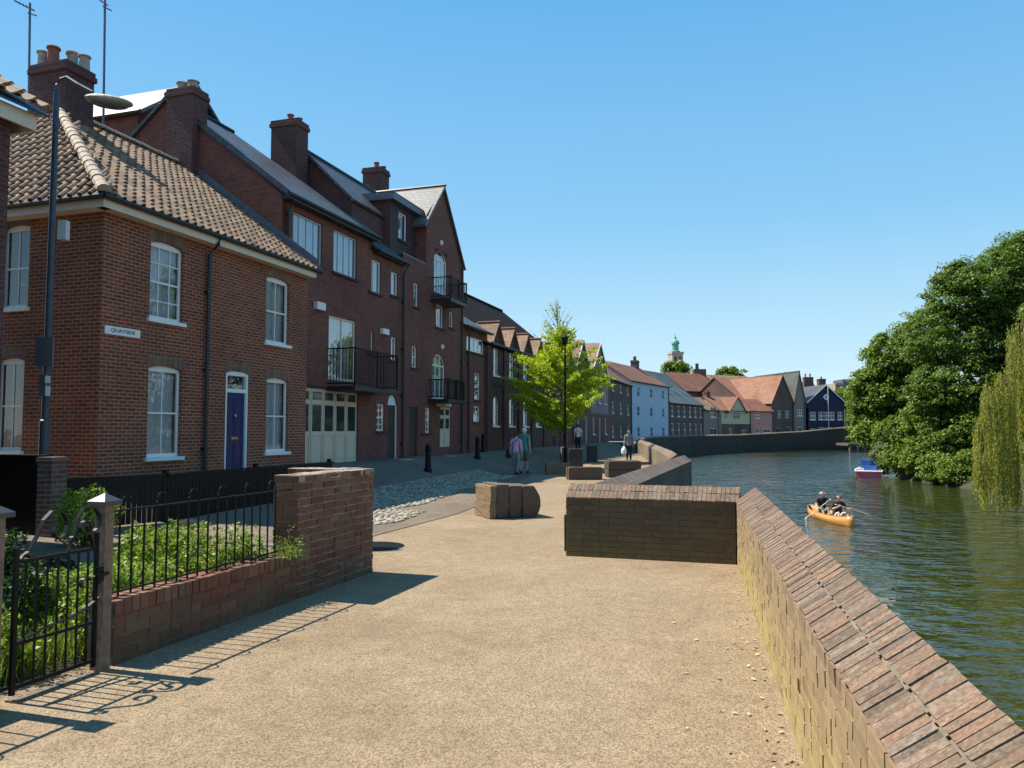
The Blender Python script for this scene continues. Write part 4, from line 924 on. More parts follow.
# ================================================================== FAR TOWN
def farframe(x0, Y0, x1, Y1):
    a = AT(x0, 430, Y0); b = AT(x1, 430, Y1); a.z = b.z = 0; u = (b-a).normalized(); return Fr(a, u, Vector((-u.y, u.x, 0))), (b-a).length
def fhouse(label, x0, Y0, x1, Y1, ye, yr, depth, wallm, roofm, rows=(), name='terraced_house', cat='house', base=-.1, gable=None, hipl=0, hipr=0, lowm=None, zl=2.6, frame='white', wsz=(.9, 1.2), skylights=0, front_gable=None, ov=.2, doors=(), group=None):
    """house with its front between two sight lines; ye/yr photo heights of eave (over x0) and ridge"""
    fr, ln = farframe(x0, Y0, x1, Y1); t = thing(name, label, cat, fr.o, group)
    ze = AT(x0, ye, Y0).z; mid = fr.p(ln/2, depth/2, 0); zr = AT((x0+x1)/2, yr, mid.y).z; zr = max(zr, ze+.6)
    ops = []
    for (c, n, z, kw) in rows:
        for i in range(n):
            u = ln*(i+.5)/n if c is None else ln*c; k = dict(u0=u-kw.get('w', wsz[0])/2, u1=u+kw.get('w', wsz[0])/2, z0=z, z1=z+kw.get('h', wsz[1])); ops.append(k)
    if front_gable: top = [[(0, ze), (ln, ze), (ln/2, zr)]]
    else: top = None
    if lowm:
        facade(fr, t, 'ground_floor_wall', lowm, 0, ln, base, zl, [o for o in ops if o['z1'] < zl], rev=.12); facade(fr, t, 'upper_wall', wallm, 0, ln, zl, ze, [o for o in ops if o['z0'] > zl], rev=.12, top=top)
    else: facade(fr, t, 'wall', wallm, 0, ln, base, ze, ops, rev=.12, top=top)
    for o in ops: window(fr, t, o, fm=frame, cols=2, rows=2, glass='glassd', simple=True, fw=.09, bar=.06, inset=.05, sill=frame if frame == 'white' else None)
    gp = MB(); gp.tube([fr.p(-.1, -ov-.05, ze-.06), fr.p(ln+.1, -ov-.05, ze-.06)], .07, 5) if not front_gable else None
    if not front_gable: gp.build('gutter', M['gutter'], t)
    MB().tube([fr.p(ln-.2, -.08, 0), fr.p(ln-.2, -.08, ze-.1)], .06, 5).build('downpipe', M['gutter'], t)
    side = MB()
    if front_gable:
        side.quad(fr.p(0, 0, base), fr.p(0, depth, base), fr.p(0, depth, ze), fr.p(0, 0, ze)).quad(fr.p(ln, 0, base), fr.p(ln, depth, base), fr.p(ln, depth, ze), fr.p(ln, 0, ze)); side.build('side_wall', wallm, t)
        for ua in (-ov, ln+ov):
            k = (zr-ze)/(ln/2)*ov; slab(t, 'roof', M[roofm], [fr.p(ua, -ov, ze-k+.08), fr.p(ln/2, -ov, zr+.08), fr.p(ln/2, depth, zr+.08), fr.p(ua, depth, ze-k+.08)], .12)
    else:
        h = depth/2; sd_ = [(0, base), (0, ze), (h, zr-.1), (depth, ze), (depth, base)]
        for u, hp in ((0, hipl), (ln, hipr)):
            P_ = sd_ if not hp else [(0, base), (0, ze), (depth, ze), (depth, base)]; side.poly([fr.p(u, w, z) for w, z in P_])
        side.build('side_wall', wallm, t, fix=False)
        a, b, c, d = fr.p(-ov, -ov, ze-.03), fr.p(ln+ov, -ov, ze-.03), fr.p(ln+(ov if not hipr else -hipr), h, zr), fr.p(-ov if not hipl else hipl, h, zr); e, f = fr.p(-ov, depth+ov, ze-.03), fr.p(ln+ov, depth+ov, ze-.03)
        slab(t, 'roof', M[roofm], [a, b, c, d], .1); slab(t, 'roof', M[roofm], [f, e, d, c], .1)
        if hipl: slab(t, 'roof', M[roofm], [e, a, d], .1)
        if hipr: slab(t, 'roof', M[roofm], [b, f, c], .1)
        if skylights:
            for i in range(skylights):
                p = fr.p(ln*(i+.5)/skylights-.35, h*.45, ze+(zr-ze)*.47+.06); q = fr.p(ln*(i+.5)/skylights+.35, h*.45, ze+(zr-ze)*.47+.06); up_ = (fr.p(0, h, zr)-fr.p(0, 0, ze)).normalized()
                MB().prism([p, q, q+up_*1.1, p+up_*1.1], UP*.05).build('skylight', M['glassd'], t)
    return t, fr, ln, ze, zr
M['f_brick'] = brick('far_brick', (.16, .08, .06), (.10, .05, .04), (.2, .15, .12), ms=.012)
M['f_blue'] = plain('pale_blue_render', (.44, .52, .62), .85, var=.06, vs=.8)
M['f_cream'] = plain('cream_render', (.50, .46, .28), .85, var=.08)
M['f_pink'] = plain('pink_render', (.52, .24, .20), .85, var=.08)
M['f_navy'] = plain('navy_boarding', (.008, .012, .04), .7, var=.2)
M['f_grey'] = plain('grey_brown_render', (.24, .19, .16), .9, var=.1)
M['f_stone'] = plain('tower_stone', (.36, .31, .24), .9, var=.2)
M['copper'] = plain('green_copper', (.13, .33, .27), .6, var=.15)
M['slate_g'] = slate('mossy_slate', (.14, .14, .12), (.10, .10, .09), moss=(.12, .12, .06))
R3 = lambda zs, n, **k: [(None, n, z, k) for z in zs]
t, fr_, ln_, ze_, zr_ = fhouse('red roofed old brick house between plum gable and pale blue house', 609, 78, 631.5, 92, 378, 357, 7.5, M['f_brick'], 'tile_red', rows=R3((.9, 3.4, 5.7), 3, w=1.0), hipl=0, hipr=0)
chimney(fr_, t, 1.5, 3.75, 1.0, .7, zr_-1, zr_+.8, M['f_brick'], pots=[(-.2, 0, .13, .4, 'pot_red'), (.2, 0, .13, .4, 'pot_buff')])
t, fr_, ln_, ze_, zr_ = fhouse('pale blue three storey rendered house with steep red roof', 631.7, 92, 669, 106, 380.5, 364, 8, M['f_blue'], 'tile_red', rows=R3((.8, 3.3, 5.7), 3, w=1.0, h=1.2)+[], frame='greyp', hipr=0)
chimney(fr_, t, ln_-2.2, 4, 1.3, .8, zr_-1, zr_+.9, M['f_brick'], pots=[(-.35, 0, .15, .5, 'pot_red'), (.2, 0, .15, .6, 'pot_red')])
t, fr_, ln_, ze_, zr_ = fhouse('dark brick terrace with mossy slate roof and skylights right of the blue house', 669.5, 106, 703.5, 119, 402.5, 386, 7, M['f_brick'], 'slate_g', rows=R3((.7,), 6, w=1.0, h=1.9)+R3((3.5,), 6, w=.9, h=1.5), skylights=4)
chimney(fr_, t, 1.0, 3.5, 1.0, .8, zr_-1, zr_+.8, M['f_brick'], pots=[(0, 0, .15, .4, 'pot_red')])
fhouse('tall slate gable house rising behind the skylight terrace', 660, 118, 692, 130, 396, 371, 9, M['f_grey'], 'slate_g', rows=())
fhouse('narrow brown house with white garage left of the cream gabled house', 703.8, 118.5, 721.5, 122, 410, 397, 7, M['f_grey'], 'tile_tan', rows=[(.55, 1, 3.6, dict(w=1.6, h=1.6)), (.55, 1, .0, dict(w=2.0, h=1.9))])
t, fr_, ln_, ze_, zr_ = fhouse('cream rendered house with small front gable, red roof and brick ground floor', 721.7, 121, 751, 125, 410.5, 396.5, 7, M['f_cream'], 'tile_or', rows=[(.5, 1, 3.3, dict(w=1.7, h=1.5)), (.14, 1, 3.4, dict(w=.6, h=1.2)), (.3, 1, .3, dict(w=.8, h=1.6)), (.75, 1, .5, dict(w=1.2, h=1.2))], lowm=M['f_brick'], frame='greyp')
f = MB(); gu = ln_/2; hw = ln_*.3; f.poly([fr_.p(gu-hw, -.25, ze_-.3), fr_.p(gu+hw, -.25, ze_-.3), fr_.p(gu, -.25, ze_+2.1)]); g_ = f.build('gablet', M['f_cream'], t)
for s_ in (-1, 1): slab(g_, 'gablet_roof', M['tile_red'], [fr_.p(gu+s_*(hw+.2), -.45, ze_-.35), fr_.p(gu, -.45, ze_+2.25), fr_.p(gu, 3.2, ze_+2.25), fr_.p(gu+s_*(hw+.2), .2, ze_-.35)], .1)
chimney(fr_, t, .8, 3.5, .8, .6, zr_-.8, zr_+.7, M['f_brick'], pots=[(0, 0, .13, .4, 'pot_red')])
fhouse('small salmon pink rendered house beside the cream house', 751.2, 125, 773.5, 127.5, 411, 399, 7, M['f_pink'], 'tile_red', rows=[(.3, 1, 3.5, dict(w=1.0, h=1.1)), (.3, 1, .3, dict(w=.9, h=1.8)), (.7, 1, .6, dict(w=1.6, h=1.3))], wsz=(.9, 1.1))
fhouse('big orange roofed brown house with a dark riverside gable', 741, 134, 787, 140, 399, 378, 12, M['f_brick'], 'tile_or', rows=())
fhouse('brown brick gabled house between pink house and slate roofed house', 772, 128.5, 794, 131, 402, 377.5, 14, M['f_brick'], 'tile_or', rows=[(.35, 1, 3.6, dict(w=.9, h=1.3)), (.7, 1, 3.6, dict(w=.9, h=1.3)), (.3, 1, .4, dict(w=1.3, h=1.6)), (.75, 1, .2, dict(w=1.1, h=2.0))], front_gable=True, frame='greyp')
fhouse('dark brown gabled house with tall grey roof left of the navy boathouse', 794.3, 131, 806, 131.5, 402, 374, 14, M['f_grey'], 'slate_g', rows=[(.5, 1, 4, dict(w=.8, h=1.1)), (.5, 1, .3, dict(w=.9, h=1.9))], front_gable=True)
t, fr_, ln_, ze_, zr_ = fhouse('navy blue gabled building with white window band and diamond sign', 808.5, 131.5, 844.5, 132, 401.5, 387, 13, M['f_navy'], 'slate', rows=[(.13, 1, 3.35, dict(w=1.0, h=1.35)), (.37, 1, 3.35, dict(w=1.0, h=1.35)), (.51, 1, 3.35, dict(w=1.0, h=1.35)), (.65, 1, 3.35, dict(w=1.0, h=1.35)), (.9, 1, 3.35, dict(w=1.0, h=1.35)), (.12, 1, .9, dict(w=.9, h=1.0)), (.37, 1, .8, dict(w=1.15, h=1.3)), (.58, 1, .8, dict(w=1.15, h=1.3)), (.85, 1, .8, dict(w=1.3, h=1.2))], front_gable=True, ov=.25)
u, z = fr_.px(826, 397); q = .55
MB().prism([fr_.p(u-q, -.04, z), fr_.p(u, -.04, z-q), fr_.p(u+q, -.04, z), fr_.p(u, -.04, z+q)], fr_.w*.03).build('diamond_sign', M['white'], t)
MB().prism([fr_.p(u-q*.4, -.06, z), fr_.p(u, -.06, z-q*.4), fr_.p(u+q*.4, -.06, z), fr_.p(u, -.06, z+q*.4)], fr_.w*.03).build('diamond_centre', M['f_navy'], t)
for s_ in (0, 1):
    ua = -.25 if s_ == 0 else ln_+.25
    MB().prism([fr_.p(ua, -.27, ze_-.32), fr_.p(ln_/2, -.27, zr_-.12), fr_.p(ln_/2, -.27, zr_+.1), fr_.p(ua, -.27, ze_-.1)], fr_.w*.04).build('bargeboard', M['white'], t)
MB().tube([fr_.p(ln_*.5, -.8, 0), fr_.p(ln_*.5, -.8, 9.2)], .05, 6).build('flagpole', M['white'], t)
chimney(fr_, t, ln_*.62, 3, 1.2, .9, zr_-1.6, zr_+1.2, M['f_brick'], pots=[(0, 0, .15, .4, 'pot_red')])
# roofs behind
fhouse('long red pantile roof rising behind the brown and cream houses', 687, 140, 723, 146, 391, 373, 10, M['f_brick'], 'tile_red', rows=())
fhouse('far low red roof behind the orange roofed house', 722, 160, 765, 166, 387, 375.5, 10, M['f_brick'], 'tile_tan', rows=())
t, fr_, ln_, ze_, zr_ = fhouse('dark house with tall chimneys behind the navy building', 806, 150, 822, 150, 398, 382, 9, M['f_navy'], 'slate', rows=())
chimney(fr_, t, ln_*.5, 2.5, 1.8, .9, zr_-2, AT(814, 377, 152).z, M['f_brick'], pots=[(-.5, 0, .2, .7, 'pot_buff'), (.4, 0, .2, .7, 'pot_buff')])
t, fr_, ln_, ze_, zr_ = fhouse('small red roofed house with a white window behind the slate roofed house', 795, 148, 809, 149, 391, 384, 8, M['f_grey'], 'tile_tan', rows=[(.7, 1, 6.0, dict(w=1, h=1.3))])
ch = thing('chimney_stack', 'lone dark chimney stack above the red pantile roof', 'chimney', AT(700, 400, 150)); q = AT(700, 372, 150); k = AT(700, 369, 150)
MB().box(Fr((q.x, q.y, 0), (1, 0, 0), (0, 1, 0)), -1.2, 1.2, 0, 1.5, .3, k.z).build('stack', M['f_brick'], ch); MB().lathe((q.x-.4, q.y+.7, k.z), [(.35, 0), (.3, .9), (.35, 1.1)], 8).build('chimney_pot', M['gutter'], ch)
# church tower with green cupola
ct = AT(676, 400, 260); tw = thing('church_tower', 'distant stone church tower topped with a green copper cupola', 'church tower', (ct.x, ct.y, 0)); s_ = 260/780
zt = AT(676, 353, 260).z; F0 = Fr((ct.x, ct.y, 0), (1, .2, 0), (-.2, 1, 0))
MB().box(F0, -1.9, 1.9, -1.9, 1.9, .2, zt).box(F0, -2.1, 2.1, -2.1, 2.1, zt-.5, zt+.2).build('tower_shaft', M['f_stone'], tw)
for du in (-.8, .8): MB().box(F0, du-.35, du+.35, -1.93, -1.88, zt-4, zt-1.4).build('belfry_opening', M['room'], tw)
MB().lathe((ct.x, ct.y, zt+.2), [(1.6, 0), (1.6, .4), (1.1, .6), (1.1, 2.8), (1.5, 2.9), (1.3, 3.6), (.6, 4.3), (.35, 4.5), (.35, 5.2), (.1, 5.6), (.05, 6.6)], 12).build('cupola', M['copper'], tw)
# spire, modern block
sp_ = AT(785.5, 400, 150); st = thing('pointed_turret', 'small dark pointed turret behind the orange roof', 'turret', (sp_.x, sp_.y, 0)); F0 = Fr((sp_.x, sp_.y, 0), (1, 0, 0), (0, 1, 0)); zb = AT(785, 378, 150).z
MB().box(F0, -.7, .7, -.7, .7, .3, zb).build('turret_wall', M['f_brick'], st); MB().lathe((sp_.x, sp_.y, zb), [(1.2, 0), (.05, AT(785, 371.5, 150).z-zb)], 4).build('turret_roof', M['slate'], st)
mbk = AT(844, 400, 260); mo = thing('office_block', 'distant pale grey modern block above the tree edge', 'building', (mbk.x, mbk.y, 0)); F0 = Fr((mbk.x, mbk.y, 0), (1, 0, 0), (0, 1, 0)); za = AT(844, 383, 260).z
MB().box(F0, -2.8, 0.2, 0, 8, .3, za).build('pale_wing', M['conc'], mo); MB().box(F0, .2, 3.4, 1, 9, .3, za+1.3).build('glass_wing', M['grey_plate'], mo)
M['f_haze'] = M['grey_plate']
for i in range(3): MB().box(F0, -2.6, 0, -.03, .02, za-1.2-i*1.5, za-.6-i*1.5).build('window', M['glassd'], mo)
# ================================================================== GARDEN WALL, RAILINGS, GATE
def GG(px, py):      # first meeting of a sight line with the uneven ground
    r = ray(px, py); t = 3.0
    while t < 200 and EYE+r.z*t > zg(r.x*t, r.y*t): t += .03
    return Vector((r.x*t, r.y*t, zg(r.x*t, r.y*t)))
g0 = G(107, 672); GF = Fr((g0.x, g0.y, 0), D, N)
uH0 = GF.px(298, 520, 0.05)[0]; uE = GF.px(373, 520, .05)[0]; wRt = GF.pxu(293, 466, uE-.2)[0]
zL, zH, zR_ = GF.px(117, 600, .05)[1], 1.2, 1.07
lw = thing('garden_wall', 'low old red brick garden wall carrying black hooped railings', 'wall', GF.p(.1, 0, 0))
MB().box(GF, .09, uH0, .053, .27, -.1, zL-.03).build('wall_core', M['mortar_dk'], lw)
m1 = brick_run(GF.p(.09, .05, 0).xy[:], GF.p(uH0, .05, 0).xy[:], zL-.108-.075*6, zL-.106, .1, -N); m1.build('brick_face', M['gar_face'], lw)
cm = MB(); u = .09
while u < uH0-.03: cm.box(GF, u+.004, min(uH0, u+.073), .035, .285, zL-.105, zL+random.uniform(-.004, .006), j=.003); u += .078
cm.build('coping', M['gar_face'], lw)
MB().box(GF, .09, uH0, .056, .275, zL-.1, zL-.008).build('mortar_joint', M['mortar_dk'], lw)
hw_ = thing('garden_wall', 'tall weathered red brick wall with a flat top at the end of the garden, shading the path', 'wall', GF.p(3, 0, 0))
MB().box(GF, uH0+.005, uE-.004, .053, .32, -.1, zH-.02).box(GF, uE-.296, uE-.004, .32, wRt-.004, -.1, zH-.021).build('wall_core', M['mortar'], hw_)
m1 = MB()
brick_run(GF.p(uH0, .05, 0).xy[:], GF.p(uE, .05, 0).xy[:], 0, 1.21, .1, -N, mb=m1, jit=.007, gap=.008, jj=.006)
brick_run(GF.p(uH0, .33, 0).xy[:], GF.p(uH0, .05, 0).xy[:], 0, 1.21, .1, -D, mb=m1, jit=.006)
brick_run(GF.p(uE, .05, 0).xy[:], GF.p(uE, wRt, 0).xy[:], 0, 1.21, .1, D, mb=m1, jit=.006)
brick_run(GF.p(uE-.3, wRt, 0).xy[:], GF.p(uE-.3, .33, 0).xy[:], 0, 1.21, .1, -D, mb=m1, jit=.006)
brick_run(GF.p(uE-.3, .33, 0).xy[:], GF.p(uH0, .33, 0).xy[:], 0, 1.21, .1, N, mb=m1, jit=.006)
m1.build('brick_face', M['gar_face'], hw_)
m1 = MB(); u = uH0
while u < uE-.05:
    m1.box(GF, u+.004, min(uE, u+.108), .045, .185, 1.14, zH+random.uniform(0, .006), j=.003); m1.box(GF, u+.004, min(uE, u+.108), .19, .33, 1.14, zH+random.uniform(0, .006), j=.003); u += .112
w = .34
while w < wRt-.05: m1.box(GF, uE-.3, uE-.155, w+.004, w+.108, 1.14, zH+random.uniform(0, .006), j=.003); m1.box(GF, uE-.15, uE, w+.004, w+.108, 1.14, zH+random.uniform(0, .006), j=.003); w += .112
M['top_br'] = islands('sunlit_wall_top', [(0, (.30, .20, .14)), (.5, (.40, .28, .20)), (1, (.34, .25, .18))], stain=(.42, .37, .28), stain_sc=4, stain_lo=.4, bs=22)  # pinkish brick and mortar, lightened to paint in the sunlit top
m1.build('wall_top', M['top_br'], hw_)
# railings on the low wall
def railing(label, fr, u0, u1, w, z0, zt, step=.118, hoop=3, r=.008, mat_='blackm', feet=True, name='railing'):
    t = thing(name, label, 'railing', fr.p(u0, w, z0)); m_ = M[mat_]
    MB().box(fr, u0, u1, w-.013, w+.013, zt-.006, zt+.006).build('top_rail', m_, t)
    MB().box(fr, u0, u1, w-.013, w+.013, z0+.03, z0+.042).build('bottom_rail', m_, t)
    n = int((u1-u0)/step)
    for i in range(1, n):
        u = u0+step*i; b = MB(); b.tube([fr.p(u, w, z0+.001), fr.p(u, w, zt)], r, 6); b.build('bar', m_, t)
        if hoop and i % hoop == 1 and i+1 < n:
            c = fr.p(u+step/2, w, zt); h = MB(); h.tube([c-fr.u*step/2*math.cos(a)+UP*(.10*math.sin(a)) for a in np.linspace(0, math.pi, 11)], .007, 5); h.build('hoop', m_, t)
    return t
railing('black iron railings with small hoops on the low garden wall', GF, .1, uH0-.01, .14, zL, zR_)
# gate posts
def post(label, u, w=.02, h=1.13, s=.043):
    t = thing('gate_post', label, 'post', GF.p(u, w+s, 0))
    f = MB(); f.box(GF, u-s, u+s, w, w+2*s, -.1, h, j=.003)
    f.box(GF, u-s*.985, u-s*.6, w-.012, w+.002, .3, h-.05); f.build('shaft', M['wood'], t)
    c = MB(); k = s+.035; z = h
    vs = [GF.p(u-k, w+s-k, z), GF.p(u+k, w+s-k, z), GF.p(u+k, w+s+k, z), GF.p(u-k, w+s+k, z)]
    vs += [v+UP*.03 for v in vs]+[GF.p(u, w+s, z+.085)]
    c.add(vs, [(3, 2, 1, 0), (0, 1, 5, 4), (1, 2, 6, 5), (2, 3, 7, 6), (3, 0, 4, 7), (4, 5, 8), (5, 6, 8), (6, 7, 8), (7, 4, 8)]); c.build('post_cap', M['greyw'], t); return t
M['greyw'] = plain('grey_post_cap', (.06, .06, .062), .45, .2, var=.15)
post('weathered timber gate post with pyramid cap between iron gate and low wall', 0.0)
post('weathered timber gate post with pyramid cap at the left edge of the photo', GF.px(3, 620, .02)[0]-.05)
# iron gate
uGt = GF.px(5, 620, .11)[0]
gt_ = thing('iron_gate', 'black wrought iron garden gate with scrollwork between two timber posts', 'gate', GF.p(-.53, .1, 0))
a_, b_ = uGt, -.06; wg = .04
f = MB(); f.box(GF, a_, a_+.026, wg, wg+.026, .05, .93); f.box(GF, b_-.022, b_, wg, wg+.022, .05, .95); f.box(GF, a_+.026, b_-.022, wg+.004, wg+.02, .08, .105)
f.box(GF, a_+.026, b_-.022, wg+.003, wg+.019, .34, .36); f.box(GF, a_+.026, b_-.022, wg+.003, wg+.019, .835, .855); f.build('gate_frame', M['blackm'], gt_)
for i in range(1, 8):
    u = a_+(b_-a_)*i/8; MB().tube([GF.p(u, wg+.011, .09), GF.p(u, wg+.011, .84)], .0075, 6).build('bar', M['blackm'], gt_)
def strip_curve(mb, pts, wd=.03, th=.010):
    P_ = [GF.p(u, wg+.011, z) for u, z in [(u, (.845+(z-.82)*1.3) if z > .81 else z) for u, z in pts]]; vs = []
    for i, p in enumerate(P_):
        tn = (P_[min(i+1, len(P_)-1)]-P_[max(i-1, 0)]).normalized(); nn = tn.cross(GF.w).normalized()
        for s1, s2 in ((1, 1), (1, -1), (-1, -1), (-1, 1)): vs.append(p+nn*th/2*s1+GF.w*wd/2*s2)
    k = len(P_); mb.add(vs, [(i*4+q, i*4+(q+1) % 4, (i+1)*4+(q+1) % 4, (i+1)*4+q) for i in range(k-1) for q in range(4)]+[(0, 1, 2, 3), (k*4-1, k*4-2, k*4-3, k*4-4)])
def spiral(cu, cz, r0, r1, a0, a1, n=16): return [(cu+(r0+(r1-r0)*t/n)*math.cos(a0+(a1-a0)*t/n), cz+(r0+(r1-r0)*t/n)*math.sin(a0+(a1-a0)*t/n)) for t in range(n+1)]
sc = MB()
strip_curve(sc, [(a_+.03, .83), (a_+.09, .86), (a_+.15, .93), (a_+.19, 1.0), (a_+.25, 1.04)]+spiral(a_+.30, .95, .09, .022, 1.9, -3.6))
strip_curve(sc, [(a_+.38, .83), (a_+.42, .90), (a_+.45, .99), (a_+.50, 1.04)]+spiral(a_+.56, .955, .088, .02, 1.9, -3.8))
strip_curve(sc, [(b_-.04, .83), (b_-.07, .90)]+spiral(b_-.12, .93, .055, .018, -.3, 4.2))
strip_curve(sc, spiral(a_+.045, .90, .03, .012, -1.5, 3.5)); strip_curve(sc, spiral(b_-.20, .87, .035, .014, 3.0, -2.5))
sc.build('scrollwork', M['iron_l'], gt_)
sc = MB(); strip_curve(sc, [(a_+.03, .36), (a_+.2, .40), (a_+.4, .42), (a_+.55, .46), (a_+.7, .54), (b_-.03, .66)], .026); strip_curve(sc, spiral(b_-.10, .62, .05, .015, .4, 5.2))
sc.build('curved_brace', M['iron_l'], gt_)
lb = MB(); lb.box(GF, b_-.03, b_+.03, wg-.03, wg-.002, .62, .72); lb.box(GF, b_-.04, b_+.05, wg-.045, wg-.03, .66, .68); lb.build('latch', M['blackm'], gt_)
MB().box(GF, uGt, -.06, .0, .09, -.05, .022).build('threshold_stone', M['road'], gt_)
# more of the same boundary towards the camera, beyond the left edge
lw2 = thing('garden_wall', 'low brick garden wall with railings left of the iron gate, its shadow on the path', 'wall', GF.p(-2, 0, 0))
MB().box(GF, -5.5, uGt-.14, .05, .27, -.1, .47).build('brick_face', M['gar_face'], lw2)
railing('black iron railings on the low wall left of the iron gate', GF, -5.4, uGt-.15, .14, .471, 1.05, name='railing')

# ================================================================== GARDEN: soil, weeds, pavement
mb = MB(); 
for (ua, ub, wa, wb) in ((-6, uE-.3, .28, 2.6),):
    n = 14
    for i in range(n):
        for j in range(6):
            q = []
            for (di, dj) in ((0, 0), (1, 0), (1, 1), (0, 1)):
                p = GF.p(ua+(ub-ua)*(i+di)/n, wa+(wb-wa)*(j+dj)/6, 0); q.append(Vector((p.x, p.y, zg(p.x, p.y)+.03)))
            mb.quad(*q)
tag(mb.build('garden_soil', M['soil'], fix=False), kind='structure')
def quads(name, mt, P, T_, B_, parent=None):
    """P centres, T_/B_ half axes (numpy n x 3): one loose diamond leaf each"""
    n = len(P); V = np.empty((n, 4, 3)); V[:, 0] = P-T_; V[:, 1] = P+B_; V[:, 2] = P+T_; V[:, 3] = P-B_
    if parent is not None: 
        inv = rootmat(parent).inverted(); V = V.reshape(-1, 3) @ np.array(inv.to_3x3()).T + np.array(inv.translation)
    V = V.reshape(-1, 3); me = bpy.data.meshes.new(name); me.vertices.add(n*4); me.vertices.foreach_set('co', V.astype(np.float32).ravel())
    me.loops.add(n*4); me.loops.foreach_set('vertex_index', np.arange(n*4, dtype=np.int32)); me.polygons.add(n)
    me.polygons.foreach_set('loop_start', np.arange(0, n*4, 4, dtype=np.int32)); me.polygons.foreach_set('loop_total', np.full(n, 4, dtype=np.int32))
    me.update(calc_edges=True); me.validate(); me.materials.append(mt); o = bpy.data.objects.new(name, me); COL.objects.link(o)
    if parent is not None: o.parent = parent
    return o
rng = np.random.default_rng(5)
def unit(n): v = rng.normal(size=(n, 3)); return v/np.linalg.norm(v, axis=1, keepdims=True)
def leafaxes(n, size, up=.6, asp=.55):
    nrm = unit(n)+np.array([0, 0, up]); nrm /= np.linalg.norm(nrm, axis=1, keepdims=True)
    t = np.cross(nrm, unit(n)); t /= np.linalg.norm(t, axis=1, keepdims=True); b = np.cross(nrm, t); s = size*rng.uniform(.6, 1.25, size=(n, 1))
    return t*s, b*s*asp
# grass
def garden_pts(n, ua, ub, wa, wb):
    u = rng.uniform(ua, ub, n); w = wa+(wb-wa)*rng.uniform(0, 1, n)**1.2; P_ = np.array(GF.o)[None]+u[:, None]*np.array(D)+w[:, None]*np.array(N); return P_, u, w
P_, u_, w_ = garden_pts(34000, -4.5, uE-.35, .30, 2.5); h = rng.uniform(.06, .34, len(P_)); lean = rng.normal(size=(len(P_), 3))*.35; lean[:, 2] = 1; lean /= np.linalg.norm(lean, axis=1, keepdims=True)
side = np.cross(lean, unit(len(P_))); side /= np.linalg.norm(side, axis=1, keepdims=True)
C_ = P_+lean*h[:, None]*.5; C_[:, 2] += .03
tag(quads('garden_grass', M['grass'], C_, lean*h[:, None]*.55, side*.0045), kind='stuff')
# leafy weeds: separate clumps
def weed(label, u, w, h, r, m='leaf_weed', n=1300, leaf=.021):
    b = GF.p(u, w, 0); b.z = zg(b.x, b.y)+.03; t = thing('weed', label, 'plant', b, 'weeds growing behind the garden railings')
    k = rng.uniform(0, 1, n)**.7; ang = rng.uniform(0, 6.28, n); rr = r*np.sqrt(rng.uniform(0, 1, n))*(1.05-.6*k)
    nst = 14; sa = rng.uniform(0, 6.28, nst); sr_ = r*np.sqrt(rng.uniform(0, 1, nst)); sh_ = rng.uniform(.55, 1.1, nst); si = rng.integers(0, nst, n); P_ = np.stack([b.x+sr_[si]*np.cos(sa[si])*(.4+.7*k)+rng.normal(size=n)*.035, b.y+sr_[si]*np.sin(sa[si])*(.4+.7*k)+rng.normal(size=n)*.035, b.z+k*h*sh_[si]], 1); tt, bb = leafaxes(n, leaf, .9); quads('foliage', M[m], P_, tt, bb, t)
    s = MB()
    for i in range(9):
        a = random.uniform(0, 6.28); q = random.uniform(.2, .9)*r; s.tube([b-UP*.05, b+Vector((q*.5*math.cos(a), q*.5*math.sin(a), h*.5)), b+Vector((q*math.cos(a), q*math.sin(a), h*random.uniform(.7, 1.05)))], [.006, .005, .003], 4)
    s.build('stem', M['leafstem'], t)
M['leafstem'] = plain('green_stem', (.12, .18, .05), .7)
wl = ['bright green leafy weeds crowding behind the railings near the tall wall', 'dark leafy weeds in shade behind the iron gate and post']
for i in range(40):
    u = 0.15+1.95*random.random(); w = .34+.7*random.random()*(1 if i > 10 else .4)
    weed(wl[0], u, w, (.30+.34*random.random())*(.75+.5*u/2.1), .2)
for i in range(14):
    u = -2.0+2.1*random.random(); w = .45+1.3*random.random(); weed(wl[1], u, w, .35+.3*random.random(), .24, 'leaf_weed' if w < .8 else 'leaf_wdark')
tb = thing('weed', 'straggling dry weeds growing where the low and tall garden walls meet', 'plant', GF.p(uH0-.1, .1, zL)); n = 900
uu = uH0-.03-rng.exponential(.12, n); P_ = np.array(GF.o)[None]+uu[:, None]*np.array(D)+rng.uniform(-.06, .22, n)[:, None]*np.array(N); P_[:, 2] += zL+rng.exponential(.05, n)-.02; tt, bb = leafaxes(n, .016, .5, .4); quads('foliage', M['grass'], P_, tt, bb, tb)
def shrub(label, p, r, h, m, n=2600, leaf=.05, group=None, name='shrub'):
    n = int(n*2.2); leaf = leaf*.6
    t = thing(name, label, 'shrub', p, group); p = Vector(p); d = unit(n); k = rng.uniform(.45, 1, (n, 1))**.5
    lump = 1+.22*np.sin(d[:, :1]*5+p.x)*np.cos(d[:, 1:2]*6)+.12*np.sin(d[:, 2:3]*9)
    P_ = np.array([p.x, p.y, p.z+h*.5])+d*k*lump*np.array([r, r, h*.5]); tt, bb = leafaxes(n, leaf, .5); quads('foliage', M[m], P_, tt, bb, t)
    s = MB()
    for i in range(6): a = i*1.05; s.tube([p-UP*.05, p+Vector((r*.3*math.cos(a), r*.3*math.sin(a), h*.4)), p+Vector((r*.6*math.cos(a), r*.6*math.sin(a), h*.75))], [.02, .014, .006], 5)
    s.build('stem', M['bark'], t); return t
